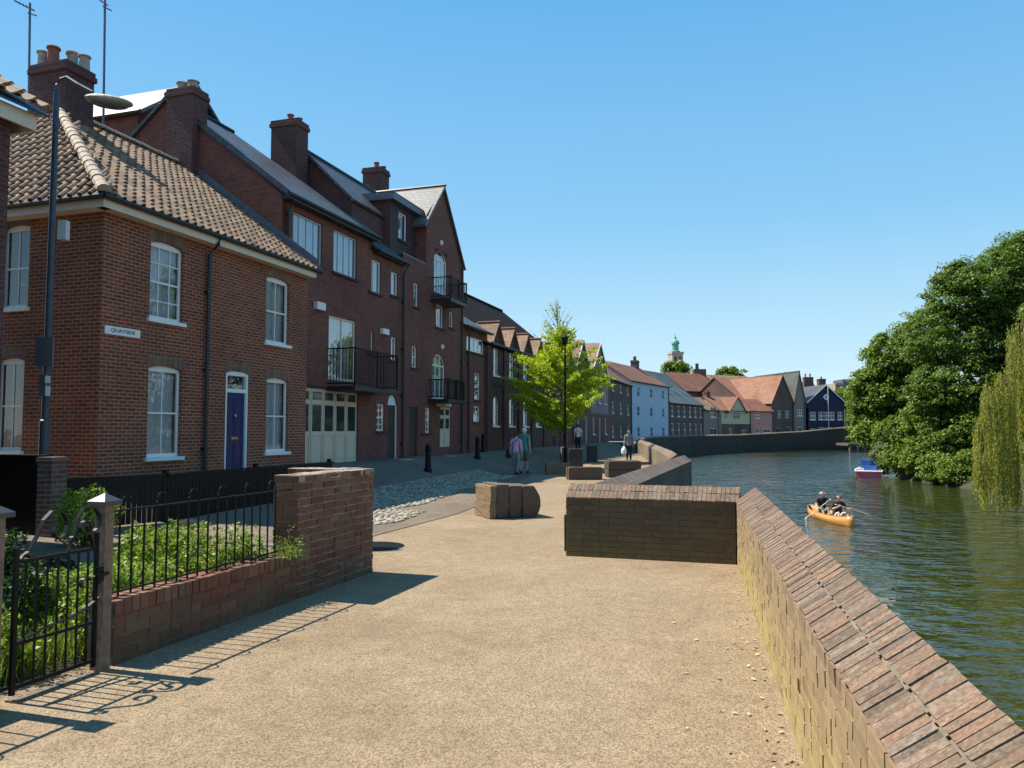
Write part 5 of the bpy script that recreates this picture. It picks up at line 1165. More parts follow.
q = GF.p(.1, 1.4, .02); shrub('rounded dark shrub in the garden behind the timber gate post', q, .45, .85, 'leaf_wdark')
q = GF.p(-.6, 2.0, .02); shrub('dark spreading shrub in the garden behind the iron gate', q, .7, .75, 'leaf_wdark', 3600)
q = GF.p(.9, 1.9, .02); shrub('low dark shrub in the garden near the sunlit paving', q, .5, .5, 'leaf_wdark')
q = GF.p(1.5, 1.0, .02); shrub('bright green shrub beside the tall garden wall', q, .42, .72, 'leaf_weed', 2200, .045)
q = AT(86, 516, 11.2); q.z = zg(q.x, q.y); shrub('small bright bush standing on the paving before the house corner', q, .4, .8, 'leaf_weed', 1500)
# paving in front of the house corner
ribbon('house_paving', M['road'], -7, -1.4, lambda u: 1.2, lambda u: 5.2, .006, n=8)
# front fence of the corner house, dark pier and wall at the left
zf_ = H.px(200, 472, -2.5)[1]; F1 = Fr(H.p(0, -2.5, 0), D, N)
ff = thing('front_fence', 'black slatted fence along the front of the corner house', 'fence', F1.p(0, 0, .2))
mb = MB(); u = -.9
while u < 4.4: mb.box(F1, u, u+.075, 0, .02, -.1, zf_-.02+random.uniform(-.01, .01)); u += .088
mb.build('slats', M['blackm'], ff); MB().box(F1, -.92, 4.5, -.02, .04, zf_-.02, zf_+.015).box(F1, -.92, 4.5, .021, .05, .5, .56).build('rails', M['blackm'], ff)
for u in (-.9, 1.6, 4.4): MB().box(F1, u-.04, u+.04, .022, .1, 0, zf_+.08).build('post', M['blackm'], ff)
a = AT(53, 457, 12.0); pr = thing('brick_pier', 'short brick pier, darkened to stand for shade, below the street lamp beside the black slatted fence', 'pier', (a.x, a.y, 0)); FP_ = Fr((a.x, a.y, 0), -N, D)
m1 = MB(); m1.box(FP_, -.14, .14, -.14, .14, 0, a.z-.08); m1.build('shaft', M['f_brick'], pr); MB().box(FP_, -.16, .16, -.16, .16, a.z-.08, a.z).build('cap', M['f_brick'], pr)  # darker brick carries the neighbour house's shade on the pier
a2 = AT(20, 455, 12.0); lw3 = thing('boundary_wall', 'neighbour garden wall coloured near black for its shade, left of the short brick pier', 'fence', (a2.x, a2.y, 0))
MB().box(FP_, -4.5, -.18, -.08, .12, 0, a2.z-.06).build('darkened_wall', M['blackm'], lw3); MB().box(FP_, -4.5, -.18, -.11, .15, a2.z-.059, a2.z).build('capping', M['blackm'], lw3)  # garden wall, its shade painted in as a near-black colour
MB_ = MB(); F3 = Fr(Vector((a.x, a.y, 0)), (F1.p(-.9, 0, 0)-Vector((a.x, a.y, 0))), Vector((0, 1, 0)))
f3 = thing('front_fence', 'short black slatted fence joining the brick pier to the house fence', 'fence', (a.x, a.y, 0)); ln = (F1.p(-.9, 0, 0)-Vector((a.x, a.y, 0))).length; u = .16
while u < ln-.04: MB_.box(F3, u, u+.075, 0, .02, .1, zf_-.02); u += .088
MB_.build('slats', M['blackm'], f3); MB().box(F3, .15, ln-.03, -.02, .04, zf_-.02, zf_+.015).build('rails', M['blackm'], f3)

# ================================================================== STREET LAMPS
b = AT(44, 452, 12.5); b.z = 0.2; tp = AT(56.5, 90, 12.5); tp.x = b.x
lp = thing('street_lamp', 'dark street lamp with curved arm, oval hood and small signs before the corner house', 'street lamp', b)
bz = b.copy(); zt = AT(56, 92, 12.5).z
MB().tube([bz, bz+UP*1.6, bz+UP*1.62, (b.x, b.y, zt)], [.085, .08, .058, .045], 12).build('pole', M['steel'], lp)
h0 = Vector((b.x, b.y, zt)); h1_ = AT(88, 92, 12.3); ar = [h0-UP*.05, h0+UP*.12, AT(60.5, 79, 12.5), AT(67, 77, 12.5), AT(78, 84, 12.4), AT(93, 92, 12.3)]
ar[1] = Vector((b.x+.0, b.y, ar[2].z-.1)); MB().tube(ar, .025, 8).build('arm', M['steel'], lp)
c = AT(109, 101, 12.3); s_ = 12.3/780; hd = MB(); rot = Matrix.Rotation(R(8), 3, 'Y')
hd.ell(c, (25*s_, .18, .08), 20, 10, rot); hd.ell(c-Vector((.27, 0, -.03)), (.10, .09, .06), 10, 6, rot); hd.build('hood', M['steel_l'], lp)
MB().ell(c-UP*.05, (20*s_, .14, .07), 16, 8, rot).build('lens', M['glassd2'] if 'glassd2' in M else M['grey_plate'], lp)
def plate(x0, y0, x1, y1, m, nm, dy=-.08, d=.04, par=lp):
    A0, A1 = AT(x0, y1, 12.5+dy), AT(x1, y0, 12.5+dy); F_ = Fr((0, 12.5+dy, 0), (1, 0, 0), (0, 1, 0)); MB().box(F_, A0.x, A1.x, 0, d, A0.z, A1.z).build(nm, m, par)
dx = 0
plate(35, 337, 53, 366, M['grey_plate'], 'sign_back', -.12); plate(57, 220, 66, 239, M['greyp'], 'control_box', -.02, .12); plate(38.5, 374, 46, 396, M['grey_plate'], 'small_sign', -.12); plate(45, 376, 50, 383, M['white'], 'sticker', -.13, .01); plate(45, 386, 50, 396, M['white'], 'sticker', -.13, .01)
b = G(565.5, 470); lp2 = thing('lamp_post', 'slim black lamp post standing in front of the yellow green tree', 'lamp post', b); zt = AT(565, 345, b.y).z
MB().tube([b, b+UP*.9, b+UP*.92, (b.x, b.y, zt)], [.09, .085, .05, .035], 10).build('pole', M['blackm'], lp2); MB().lathe((b.x, b.y, zt), [(.03, 0), (.12, .08), (.14, .3), (.16, .32), (.03, .42)], 10).build('lantern', M['blackm'], lp2)
# bollards
bl = None
for (x, yb, yt, lab) in ((428, 472, 444, 'black cast bollard nearest the camera, below the big balcony'), (477.5, 459, 436, 'black bollard left of the walking couple, nearer the camera of a close pair'), (483, 452, 434, 'black bollard left of the walking couple, farther one of a close pair')):
    p = GG(x, yb); h = AT(x, yt, p.y).z-p.z; h = min(max(h, .85), 1.15)
    if bl is None:
        bl = thing('bollard', lab, 'bollard', p, 'black bollards along the terrace')
        MB().lathe(p, [(.13, -.05), (.13, .10), (.10, .14), (.085, .75*h), (.10, .78*h), (.10, .82*h), (.08, .85*h), (.085, .93*h), (.05, .99*h), (.01, h)], 12).build('post', M['blackm'], bl)
    else: dup(bl, p, None, lab)
# ================================================================== TIMBER BLOCK SEATS
M['oak'] = islands('weathered_oak', [(0, (.19, .12, .06)), (.5, (.26, .18, .09)), (1, (.23, .11, .06))], stain=(.16, .12, .08), stain_sc=6, stain_lo=.45, bs=25, mul=.4, bmp=.006)
M['oak_dk'] = islands('dark_oak', [(0, (.06, .045, .035)), (.5, (.10, .07, .05)), (1, (.13, .09, .06))], bs=25, mul=.4, bmp=.006)
M['oak_mid'] = islands('brown_oak', [(0, (.09, .06, .042)), (.5, (.14, .095, .065)), (1, (.11, .07, .05))], bs=25, mul=.4, bmp=.006)
def timber(label, p, ang, ln, dep, h, nd=3, nh=2, m='oak_mid', ragged=.0, cat='bench', name='timber_bench'):
    """stack of heavy baulks lying along the frame's u"""
    F_ = Fr((p.x, p.y, 0), (math.cos(ang), math.sin(ang), 0), (-math.sin(ang), math.cos(ang), 0)); t = thing(name, label, cat, (p.x, p.y, p.z))
    for k in range(nh):
        cross = ragged and k == nh-1; cnt = 4 if cross else nd
        for i in range(cnt):
            r0, r1 = random.uniform(-.02, .02), random.uniform(-ragged, ragged)*.6; zb_ = p.z+h*k/nh+(.005 if k else 0); zt_ = p.z+h*(k+1)/nh+random.uniform(-.012, .012)
            if cross: u0, u1, w0_, w1_ = ln*i/cnt+.007, ln*(i+1)/cnt-.007+(r1*.3 if i == cnt-1 else 0), random.uniform(-.04, .03), dep+random.uniform(-.03, .03)
            else: u0, u1, w0_, w1_ = r0, ln+r1, dep*i/nd+.008, dep*(i+1)/nd-.008
            bm = bmesh.new(); bmesh.ops.create_cube(bm, size=1); bmesh.ops.subdivide_edges(bm, edges=bm.edges[:], cuts=4, use_grid_fill=True)
            for v in bm.verts:
                c = v.co*2; e = [max(0, abs(q)-.5)*2 for q in c]; rd = 1-.014*(e[0]*e[1]+e[1]*e[2]+e[0]*e[2]); c = c*rd
                nz = random.uniform(-.007, .007); v.co = F_.p(u0+(u1-u0)*(c.x*.5+.5)+nz, w0_+(w1_-w0_)*(c.y*.5+.5)+random.uniform(-.006, .006), zb_+(zt_-zb_)*(c.z*.5+.5)+random.uniform(-.005, .005)*(0 if c.z < -.9 else 1))
            q = MB(); q.add([v.co.copy() for v in bm.verts], [tuple(v.index for v in f.verts) for f in bm.faces]); bm.free(); q.build('baulk', M[m], t)
    return t
f1 = G(491, 519.8); SF = Fr((f1.x, f1.y, 0), (math.cos(R(22)), math.sin(R(22)), 0), (-math.sin(R(22)), math.cos(R(22)), 0))
sq = thing('timber_bench', 'large block seat of oak baulks with a slanting end, nearest the camera', 'bench', f1)
def baulk(F_, u0, u1, w0_, w1_, z0_, z1_, m, par, sk=0.0, sk2=0.0):
    bm = bmesh.new(); bmesh.ops.create_cube(bm, size=1); bmesh.ops.subdivide_edges(bm, edges=bm.edges[:], cuts=5, use_grid_fill=True)
    for v in bm.verts:
        c = v.co*2; e = [max(0, abs(q)-.66)*3 for q in c]; c = c*(1-.012*(e[0]*e[1]+e[1]*e[2]+e[0]*e[2])); tz = c.z*.5+.5
        v.co = F_.p(u0+(u1-u0)*(c.x*.5+.5)+random.uniform(-.006, .006)+(sk*tz+sk2*math.sin(tz*math.pi))*(c.x*.5+.5), w0_+(w1_-w0_)*(c.y*.5+.5)+random.uniform(-.005, .005), z0_+(z1_-z0_)*tz+random.uniform(-.004, .004))
    q = MB(); q.add([v.co.copy() for v in bm.verts], [tuple(v.index for v in f.verts) for f in bm.faces]); bm.free(); return q.build('baulk', m, par)
for k in range(2): baulk(SF, -.03+.02*k, .10, -.02, .84, .02+.30*k, .315+.30*k, M['oak'], sq)
for (a_0, a_1, zt_, sk, sk2, m_) in ((.115, .36, .64, 0, 0, 'oak_mid'), (.375, .62, .61, .02, 0, 'oak_mid'), (.635, .93, .60, -.07, .10, 'oak_mid')): baulk(SF, a_0, a_1, random.uniform(-.03, .02), .86+random.uniform(-.03, .03), .02, zt_, M[m_], sq, sk, sk2)
f2 = G(546, 475); timber('low seat of short pale baulks behind the big block seat', f2, R(4), .92, .5, .42, 2, 1, 'oak')
f3_ = G(568, 480.3); timber('low long timber seat in front of the upright timbers', f3_, R(3), 1.15, .5, .42, 2, 1, 'oak_mid')
f4 = G(569, 467.5); timber('tall dark upright timber block beside the lamp post', f4, R(-4), .62, .6, .82, 2, 1, 'oak_dk', name='timber_block')
f5 = G(561.5, 467); timber('pale upright timber block leaning on the dark one beside the lamp post', f5, R(5), .26, .4, .9, 1, 1, 'oak', name='timber_block')
f6 = G(588, 462); timber('dark upright timber block between the lamp post and the walker with white bag', f6, R(0), .5, .6, .85, 2, 1, 'oak_dk', name='timber_block')
f7 = G(608.5, 478); timber('long low dark timber seat in front of the walker with white bag', f7, R(2), 1.15, .9, .58, 3, 2, 'oak_dk')
f8 = G(607, 450.5); timber('distant dark timber seat left of the walker with white bag', f8, R(0), 1.9, .8, .62, 2, 2, 'oak_dk')
f9 = G(575, 449.5); timber('distant timber seat near the plum rendered house', f9, R(0), 1.6, .8, .5, 2, 1, 'oak_dk')
p = G(604, 448); t = thing('post', 'tiny white topped post behind the dark upright timber', 'post', p); MB().lathe(p, [(.14, 0), (.14, .8), (.1, .85)], 8).build('shaft', M['white'], t)
# small round cover in the path, fallen leaves
p = G(392, 547); t = thing('utility_cover', 'flat round grey cover set in the path beyond the tall garden wall', 'cover', (p.x-.25, p.y, .01)); MB().lathe((p.x-.25, p.y, .004), [(.42, 0), (.42, .014)], 24).build('lid', M['blackm'], t)
n = 120; yy = rng.uniform(2.6, 9.3, n); off = rng.exponential(.12, n)+.04; xx = OFFW+.231*yy-off; P_ = np.stack([xx, yy, np.full(n, .022)], 1); tt, bb = leafaxes(n, .020, 6)
M['dry'] = leafmat('dry_leaf', [(0, (.20, .13, .06)), (.5, (.45, .34, .17)), (1, (.60, .48, .27))], trans=.1)
tag(quads('fallen_leaves', M['dry'], P_, tt, bb), kind='stuff')

# ================================================================== PEOPLE
def skin_mesh(J, E, root):
    me = bpy.data.meshes.new('body'); names = list(J); me.from_pydata([J[k][0] for k in names], [(names.index(a), names.index(b)) for a, b in E], [])
    o = bpy.data.objects.new('body', me); COL.objects.link(o); bpy.context.view_layer.objects.active = o
    md = o.modifiers.new('skin', 'SKIN'); md.use_smooth_shade = True; md.branch_smoothing = .6
    if not me.skin_vertices: 
        bm = bmesh.new(); bm.from_mesh(me); bm.verts.layers.skin.verify(); bm.to_mesh(me); bm.free()
    sv = me.skin_vertices[0].data
    for i, k in enumerate(names): sv[i].radius = (J[k][1], J[k][2] if len(J[k]) > 2 else J[k][1]); sv[i].use_root = (k == root)
    sb = o.modifiers.new('sub', 'SUBSURF'); sb.levels = 2; sb.render_levels = 2
    dg = bpy.context.evaluated_depsgraph_get(); dg.update(); r = bpy.data.meshes.new_from_object(o.evaluated_get(dg)); bpy.data.objects.remove(o); return r
def V3(*a): return Vector(a)
def person(label, loc, face, h, pose, clothes, hair, group=None):
    """pose: dict overriding joints; clothes: list of (name, material, bones, inflate)"""
    J = dict(pelvis=(V3(0, 0, .53), .085, .075), waist=(V3(0, 0, .61), .078, .062), chest=(V3(0, .01, .72), .092, .066), sh=(V3(0, 0, .80), .066, .05), neck=(V3(0, .005, .845), .032), head0=(V3(0, .015, .885), .045), head1=(V3(0, .018, .93), .052, .058), head2=(V3(0, .012, .972), .040))
    for s, n_ in ((-1, 'l'), (1, 'r')):
        J['sh'+n_] = (V3(s*.10, 0, .795), .036); J['el'+n_] = (V3(s*.125, -.01, .63), .026); J['wr'+n_] = (V3(s*.13, .03, .49), .017); J['pa'+n_] = (V3(s*.132, .04, .455), .022, .012)
        J['hip'+n_] = (V3(s*.05, 0, .49), .062); J['kn'+n_] = (V3(s*.055, .02, .27), .038); J['an'+n_] = (V3(s*.055, -.01, .045), .024); J['to'+n_] = (V3(s*.06, .085, .018), .022, .018)
    for k, v in pose.items(): J[k] = (V3(*v), *J[k][1:])
    E = [('pelvis', 'waist'), ('waist', 'chest'), ('chest', 'sh'), ('sh', 'neck'), ('neck', 'head0'), ('head0', 'head1'), ('head1', 'head2')]
    for n_ in 'lr': E += [('sh', 'sh'+n_), ('sh'+n_, 'el'+n_), ('el'+n_, 'wr'+n_), ('wr'+n_, 'pa'+n_), ('pelvis', 'hip'+n_), ('hip'+n_, 'kn'+n_), ('kn'+n_, 'an'+n_), ('an'+n_, 'to'+n_)]
    J = {k: (v[0]*h, *[x*h for x in v[1:]]) for k, v in J.items()}
    for s, n_ in ((-1, 'l'), (1, 'r')):   # five fingers per hand
        p = J['pa'+n_][0]; d = (p-J['wr'+n_][0]).normalized(); sd = d.cross(V3(s, 0, 0)); sd = sd.normalized() if sd.length > .1 else V3(0, 1, 0); cu = sd.cross(d).normalized()*s
        for fi, (o_, ln_f) in enumerate(((-.026, .062), (-.009, .075), (.009, .07), (.025, .055))):
            a = p+sd*o_*.9+d*.01; J[f'f{n_}{fi}a'] = (a+d*ln_f*.5+cu*.006, .008); J[f'f{n_}{fi}b'] = (a+d*ln_f+cu*.02, .007); E += [('pa'+n_, f'f{n_}{fi}a'), (f'f{n_}{fi}a', f'f{n_}{fi}b')]
        J[f't{n_}a'] = (p+sd*.034-d*.01+cu*.01, .010); J[f't{n_}b'] = (p+sd*.045+d*.025+cu*.018, .008); E += [('pa'+n_, f't{n_}a'), (f't{n_}a', f't{n_}b')]
    me = skin_mesh(J, E, 'pelvis')
    # face: nose, ears, brow as part of the same mesh
    hc = J['head1'][0]; bm = bmesh.new(); bm.from_mesh(me)
    for c, r in (((0, .105, -.012), (.013, .02, .022)), ((-.095, .0, -.005), (.012, .022, .03)), ((.095, 0, -.005), (.012, .022, .03)), ((0, .085, -.055), (.026, .014, .008))):
        bmesh.ops.create_uvsphere(bm, u_segments=8, v_segments=6, radius=1, matrix=Matrix.Translation(hc+V3(*c))@Matrix.Diagonal((*r, 1)))
    bm.to_mesh(me); bm.free()
    for p in me.polygons: p.use_smooth = True
    t = thing('person', label, 'person', loc, group, face); me.materials.clear(); me.materials.append(M['skin']); b = bpy.data.objects.new('body', me); COL.objects.link(b); b.parent = t
    segs = [(a, c, J[a][0], J[c][0]) for a, c in E]
    def nearest(q):
        best = None
        for a, c, A, B in segs:
            ab = B-A; tt = max(0, min(1, (q-A).dot(ab)/ab.length_squared)); d = (q-(A+ab*tt)).length-(J[a][1]*(1-tt)+J[c][1]*tt)*.5
            if best is None or d < best[0]: best = (d, a, c, tt)
        return best
    lab = []
    for p in me.polygons:
        d, a, c, tt = nearest(p.center)
        if c.startswith('f') or c.startswith('t') and c[1:2] in 'lr' and c[2:] in ('a', 'b'): L_ = 'hand'
        elif c in ('waist',): L_ = 'belly'
        elif c in ('chest', 'sh', 'shl', 'shr'): L_ = 'torso'
        elif c in ('ell', 'elr'): L_ = 'uparm' if tt < .62 else 'loarm'
        elif c in ('wrl', 'wrr'): L_ = 'forearm' if tt < .95 else 'hand'
        elif c in ('pal', 'par'): L_ = 'hand'
        elif c in ('hipl', 'hipr'): L_ = 'hip'
        elif c in ('knl', 'knr'): L_ = 'thigh'
        elif c in ('anl', 'anr'): L_ = 'calf'
        elif c in ('tol', 'tor'): L_ = 'foot'
        elif c == 'neck': L_ = 'torso' if tt < .35 else 'neck'
        else: L_ = 'head'
        if L_ == 'head':
            q = p.center-hc
            if (q.y < .03 and q.z > -.07) or q.z > .055: L_ = 'scalp'
        lab.append(L_)
    def shell(name, m, parts, inf):
        bm = bmesh.new(); bm.from_mesh(me); bm.normal_update(); bm.faces.ensure_lookup_table()
        dele = [f for i, f in enumerate(bm.faces) if lab[i] not in parts]; nr = {v.index: v.normal.copy() for v in bm.verts}
        for v in bm.verts: v.co += nr[v.index]*inf
        bmesh.ops.delete(bm, geom=dele, context='FACES'); mm = bpy.data.meshes.new(name); bm.to_mesh(mm); bm.free(); mm.materials.clear(); mm.materials.append(m)
        for p in mm.polygons: p.use_smooth = True
        o = bpy.data.objects.new(name, mm); COL.objects.link(o); o.parent = t; return o
    for nm, m_, parts, inf in clothes: shell(nm, M[m_], parts, inf)
    shell('hair', M[hair], ('scalp',), .008)
    for s in (-1, 1): 
        e = MB(); e.ell(hc+V3(s*.033, .088, .006), (.011, .008, .008), 8, 6); o = e.build('eye', M['eye']); o.parent = t
    return t, J, h
M['eye'] = plain('eye_dark', (.03, .02, .015), .3, var=0)
TR = ('hip', 'thigh', 'calf', 'belly0'); 
pc = GG(516, 475); hdg = math.atan2(-(D.x), D.y)
pw = dict(wrl=(-.15, .02, .49), knl=(-.05, .05, .28), anl=(-.05, .06, .05), tol=(-.052, .15, .02), knr=(.055, .02, .27), anr=(.055, -.10, .07), tor=(.057, -.02, .02))
wp, _, _ = person('woman in pink top and grey trousers with black shoulder bag walking away', pc, hdg, 1.60, pw, [('top', 'shirt_pink', ('torso', 'belly', 'uparm', 'loarm', 'forearm'), .014), ('trousers', 'trous_grey', ('hip', 'thigh', 'calf'), .016), ('shoes', 'shoe', ('foot',), .012)], 'hair_b')
pm = GG(524, 473.5)
person('white haired man in teal polo shirt and khaki shorts walking away', pm, hdg, 1.78, dict(knr=(.05, .05, .28), anr=(.05, .06, .05), tor=(.052, .15, .02), anl=(-.055, -.08, .06), tol=(-.057, .0, .02)), [('shirt', 'shirt_green', ('torso', 'belly', 'uparm', 'hip'), .016), ('shorts', 'trous_khaki', ('thigh',), .03), ('shoes', 'shoe', ('foot',), .012)], 'hair_w')
bg_ = thing('shoulder_bag', 'black shoulder bag with a long strap carried by the woman in pink', 'bag', pc); F_ = Fr(pc, (math.cos(hdg), math.sin(hdg), 0), (-math.sin(hdg), math.cos(hdg), 0))
MB().box(F_, -.36, -.24, -.12, .14, .62, .92, j=.01).build('bag_body', M['black_cl'], bg_); MB().tube([F_.p(-.28, -.03, pc.z+.9) if 0 else F_.p(-.28, -.02, .9), F_.p(-.16, -.13, 1.08), F_.p(.0, -.14, 1.22), F_.p(.11, -.07, 1.34), F_.p(.12, 0, 1.345)], .012, 6).build('strap', M['black_cl'], bg_)
for o in bg_.children: pass
p3 = G(629, 460.2); fc = math.pi-.1
person('woman with dark trousers and pale patterned jacket walking towards the camera', p3, fc, 1.68, dict(knl=(-.05, .05, .28), anl=(-.05, .05, .05), tol=(-.052, .14, .02), anr=(.055, -.08, .06), tor=(.057, .0, .02), wrr=(.15, .04, .50)), [('jacket', 'check_cl', ('torso', 'belly', 'uparm', 'loarm', 'forearm', 'hip'), .022), ('trousers', 'black_cl', ('thigh', 'calf'), .016), ('shoes', 'shoe', ('foot',), .012)], 'hair_b')
F_ = Fr(p3, (math.cos(fc), math.sin(fc), 0), (-math.sin(fc), math.cos(fc), 0)); sb_ = thing('carrier_bag', 'white carrier bag held by the woman in dark trousers', 'bag', p3)
b_ = MB(); b_.lathe(F_.p(.27, .07, .32), [(.10, 0), (.15, .06), (.16, .2), (.12, .32), (.04, .42), (.02, .46)], 10); b_.build('bag_body', M['white'], sb_)
# a person far away by the plum house
p4 = GG(578, 452); 
person('distant person in pale top standing near the plum rendered house', p4, 0, 1.68, {}, [('top', 'white_cl', ('torso', 'belly', 'uparm'), .016), ('trousers', 'black_cl', ('hip', 'thigh', 'calf'), .016)], 'hair_b')

# ================================================================== BOATS
c0 = G(818, 513.5, WATER_Z); 
sternp, bowp = G(812, 514, WATER_Z), G(850, 526, WATER_Z); ax = (bowp-sternp); LN = max(4.3, ax.length); ax.normalize(); mid = (sternp+bowp)/2
cang = math.atan2(ax.y, ax.x); CF = Fr(mid, ax, Vector((-ax.y, ax.x, 0)))
cn_ = thing('canoe', 'varnished orange wooden canoe with two paddlers on the river', 'canoe', mid)
hull = MB(); inn = MB(); gun = MB(); ns = 22; nr = 10; P_ = []; Q_ = []
for i in range(ns+1):
    t = -1+2*i/ns; wb = .40*(1-abs(t)**2.6)**.8+.004; zt = WATER_Z+.25+.09*abs(t)**3; zb = WATER_Z-.12+.10*abs(t)**4
    for j in range(nr+1):
        a = math.pi*j/nr; cy = -math.cos(a); P_.append(CF.o+CF.u*(t*LN/2)+CF.w*(wb*(abs(cy)**.6)*(1 if cy > 0 else -1))+UP*(-CF.o.z+zt-(zt-zb)*math.sin(a)**.75))
hull.add(P_, [(i*(nr+1)+j, (i+1)*(nr+1)+j, (i+1)*(nr+1)+j+1, i*(nr+1)+j+1) for i in range(ns) for j in range(nr)])
hm = hull.build('hull', M['canoe'], cn_, smooth=True, fix=True); sd_ = hm.modifiers.new('thick', 'SOLIDIFY'); sd_.thickness = .02; sd_.offset = 0
L_ = [P_[i*(nr+1)] for i in range(ns+1)]; R_2 = [P_[i*(nr+1)+nr] for i in range(ns+1)]
gun.tube(L_, .018, 6); gun.tube(R_2, .018, 6); gun.build('gunwale', M['canoe_in'], cn_)
for tt_ in (-.9, .9): MB().box(CF, tt_-.12, tt_+.12, -.36, .36, .06+.0, .09).build('seat', M['canoe_in'], cn_) if False else MB().add([CF.p(tt_+a*.13, b*.36, z) for z in (.10, .13) for b in (-1, 1) for a in (-1, 1)], [(0, 2, 3, 1), (4, 5, 7, 6), (0, 1, 5, 4), (2, 6, 7, 3), (0, 4, 6, 2), (1, 3, 7, 5)]).build('seat', M['canoe_in'], cn_)
sit = lambda tw, s: dict(knl=(-.07, .20, .60), knr=(.07, .20, .60), anl=(-.06, .30, .43), anr=(.06, .30, .43), tol=(-.06, .37, .41), tor=(.06, .37, .41), ell=(-.15, .08, .68), elr=(.16, .06, .67), wrl=(-.06 if s > 0 else -.17, .19, .74 if s > 0 else .70), wrr=(.17 if s > 0 else .06, .20, .62 if s > 0 else .74), pal=(-.05 if s > 0 else -.195, .21, .76 if s > 0 else .69), par=(.175 if s > 0 else .05, .22, .595 if s > 0 else .76), hipl=(-.055, .03, .50), hipr=(.055, .03, .50))
CL = [('top', 'black_cl', ('torso', 'belly', 'uparm', 'hip'), .018), ('shorts', 'trous_grey', ('thigh',), .016)]
rz = cang-math.pi/2
def seat_at(u): q = CF.p(u, 0, 0); return Vector((q.x, q.y, q.z+.13-.46*1.6))
for (u, s, lab, hr, pl) in ((-.75, 1, 'rear canoeist in black top paddling in the orange canoe', 'hair_w', 'pale wooden paddle held by the rear canoeist'), (.85, -1, 'front canoeist in black top with dark hair in the orange canoe', 'hair_b', 'pale wooden paddle held by the front canoeist over the bow')):
    q = seat_at(u); person(lab, q, rz, 1.6, sit(0, s), CL if u < 0 else [('top', 'black_cl', ('torso', 'belly', 'uparm', 'loarm', 'hip'), .018), ('shorts', 'white_cl', ('thigh',), .016)], hr)
    F_ = Fr(q, (math.cos(rz), math.sin(rz), 0), (-math.sin(rz), math.cos(rz), 0))
    if s > 0: A_, B_ = V3(-.055, .215, .765)*1.6, V3(.18, .225, .59)*1.6
    else: A_, B_ = V3(.05, .215, .765)*1.6, V3(-.20, .215, .69)*1.6
    wl_ = lambda v: F_.p(v.x, v.y, v.z)
    A_, B_ = wl_(A_), wl_(B_); d = (B_-A_).normalized(); pd = thing('paddle', pl, 'paddle', A_)
    end = B_+d*.55; MB().tube([A_-d*.12, end], .014, 8).build('shaft', M['paddle'], pd); MB().tube([A_-d*.13-CF.u*.06, A_-d*.13+CF.u*.06], .016, 6).build('grip', M['paddle'], pd)
    sd = d.cross(UP).normalized(); nn = sd.cross(d).normalized(); MB().prism([end-d*.05-sd*.02+nn*.008, end+d*.08-sd*.08+nn*.008, end+d*.42-sd*.09+nn*.008, end+d*.5+nn*.008, end+d*.42+sd*.09+nn*.008, end+d*.08+sd*.08+nn*.008, end-d*.05+sd*.02+nn*.008], -nn*.016).build('blade', M['paddle'], pd)
# moored pink and white boat by the bush
mb0 = G(869, 476, WATER_Z); BF = Fr(mb0, (-.42, -.90, 0), (.90, -.42, 0)); bo = thing('moored_boat', 'small pink and white boat with a blue seat moored under the bank bush', 'boat', mb0)
def hullsec(L0, wid, hz, zoff, m, nm):
    q = []; n = 12
    for i in range(n+1):
        t = i/n; w = wid*(1-max(0, t-.45)**2*2.6); 
        for j in range(9):
            a = math.pi*j/8; q.append(BF.o+BF.u*(-(t-.5)*L0)+BF.w*(-math.cos(a)*w)+UP*(zoff+hz-(hz+.15)*math.sin(a)**.5+.15*t*t))
    o = MB().add(q, [(i*9+j, (i+1)*9+j, (i+1)*9+j+1, i*9+j+1) for i in range(n) for j in range(8)]+[tuple(range(9))]).build(nm, m, bo, smooth=False); return q
q = hullsec(3.6, .85, .42, 0, M['b_pink'], 'hull')
dk = [q[i*9]+UP*.0 for i in range(13)]; dk2 = [q[i*9+8] for i in range(13)]
MB().tube(dk, .06, 6).tube(dk2, .06, 6).tube([dk[0], dk2[0]], .06, 6).build('rubbing_rail', M['white'], bo)
MB().box(BF, -1.0, 1.7, -.8, .8, BF.o.z*0+.30, .36).build('deck', M['white'], bo)
MB().box(BF, .2, .9, -.45, .5, .361, .75, j=.03).box(BF, .1, .22, -.5, .55, .361, 1.1, j=.02).build('seat', M['b_blue'], bo)
MB().box(BF, 1.3, 1.5, -.7, -.3, .361, .6, j=.02).build('locker', M['white'], bo)
# timber landing and end-of-river bridge wall
ld = thing('timber_landing', 'dark timber landing stage on posts where the quay wall meets the trees', 'landing stage', (52, 116, WATER_Z)); LF = Fr((51.3, 117, 0), (1, -.05, 0), (.05, 1, 0))
MB().box(LF, -1, 9, 0, 5, -.7, -.35).build('deck', M['f_brick'], ld)
for i in range(9): MB().box(LF, -.8+i*1.1, -.55+i*1.1, .05, .3, -2.2, -.701).build('pile', M['wood'], ld)
bw_ = thing('road_bridge', 'brick road bridge wall closing the far end of the river', 'bridge', (64, 129, WATER_Z)); BW = Fr((57.5, 129.3, 0), (1, 0, 0), (0, 1, 0))
facade(BW, bw_, 'parapet_wall', M['quay'], 0, 30, -2.4, 2.6, [dict(u0=3, u1=12, z0=-2.4, z1=.9, arch=1.6)], rev=4)
MB().box(BW, -.2, 30, -.1, .5, 2.601, 2.8).build('coping', M['cop_far'], bw_)

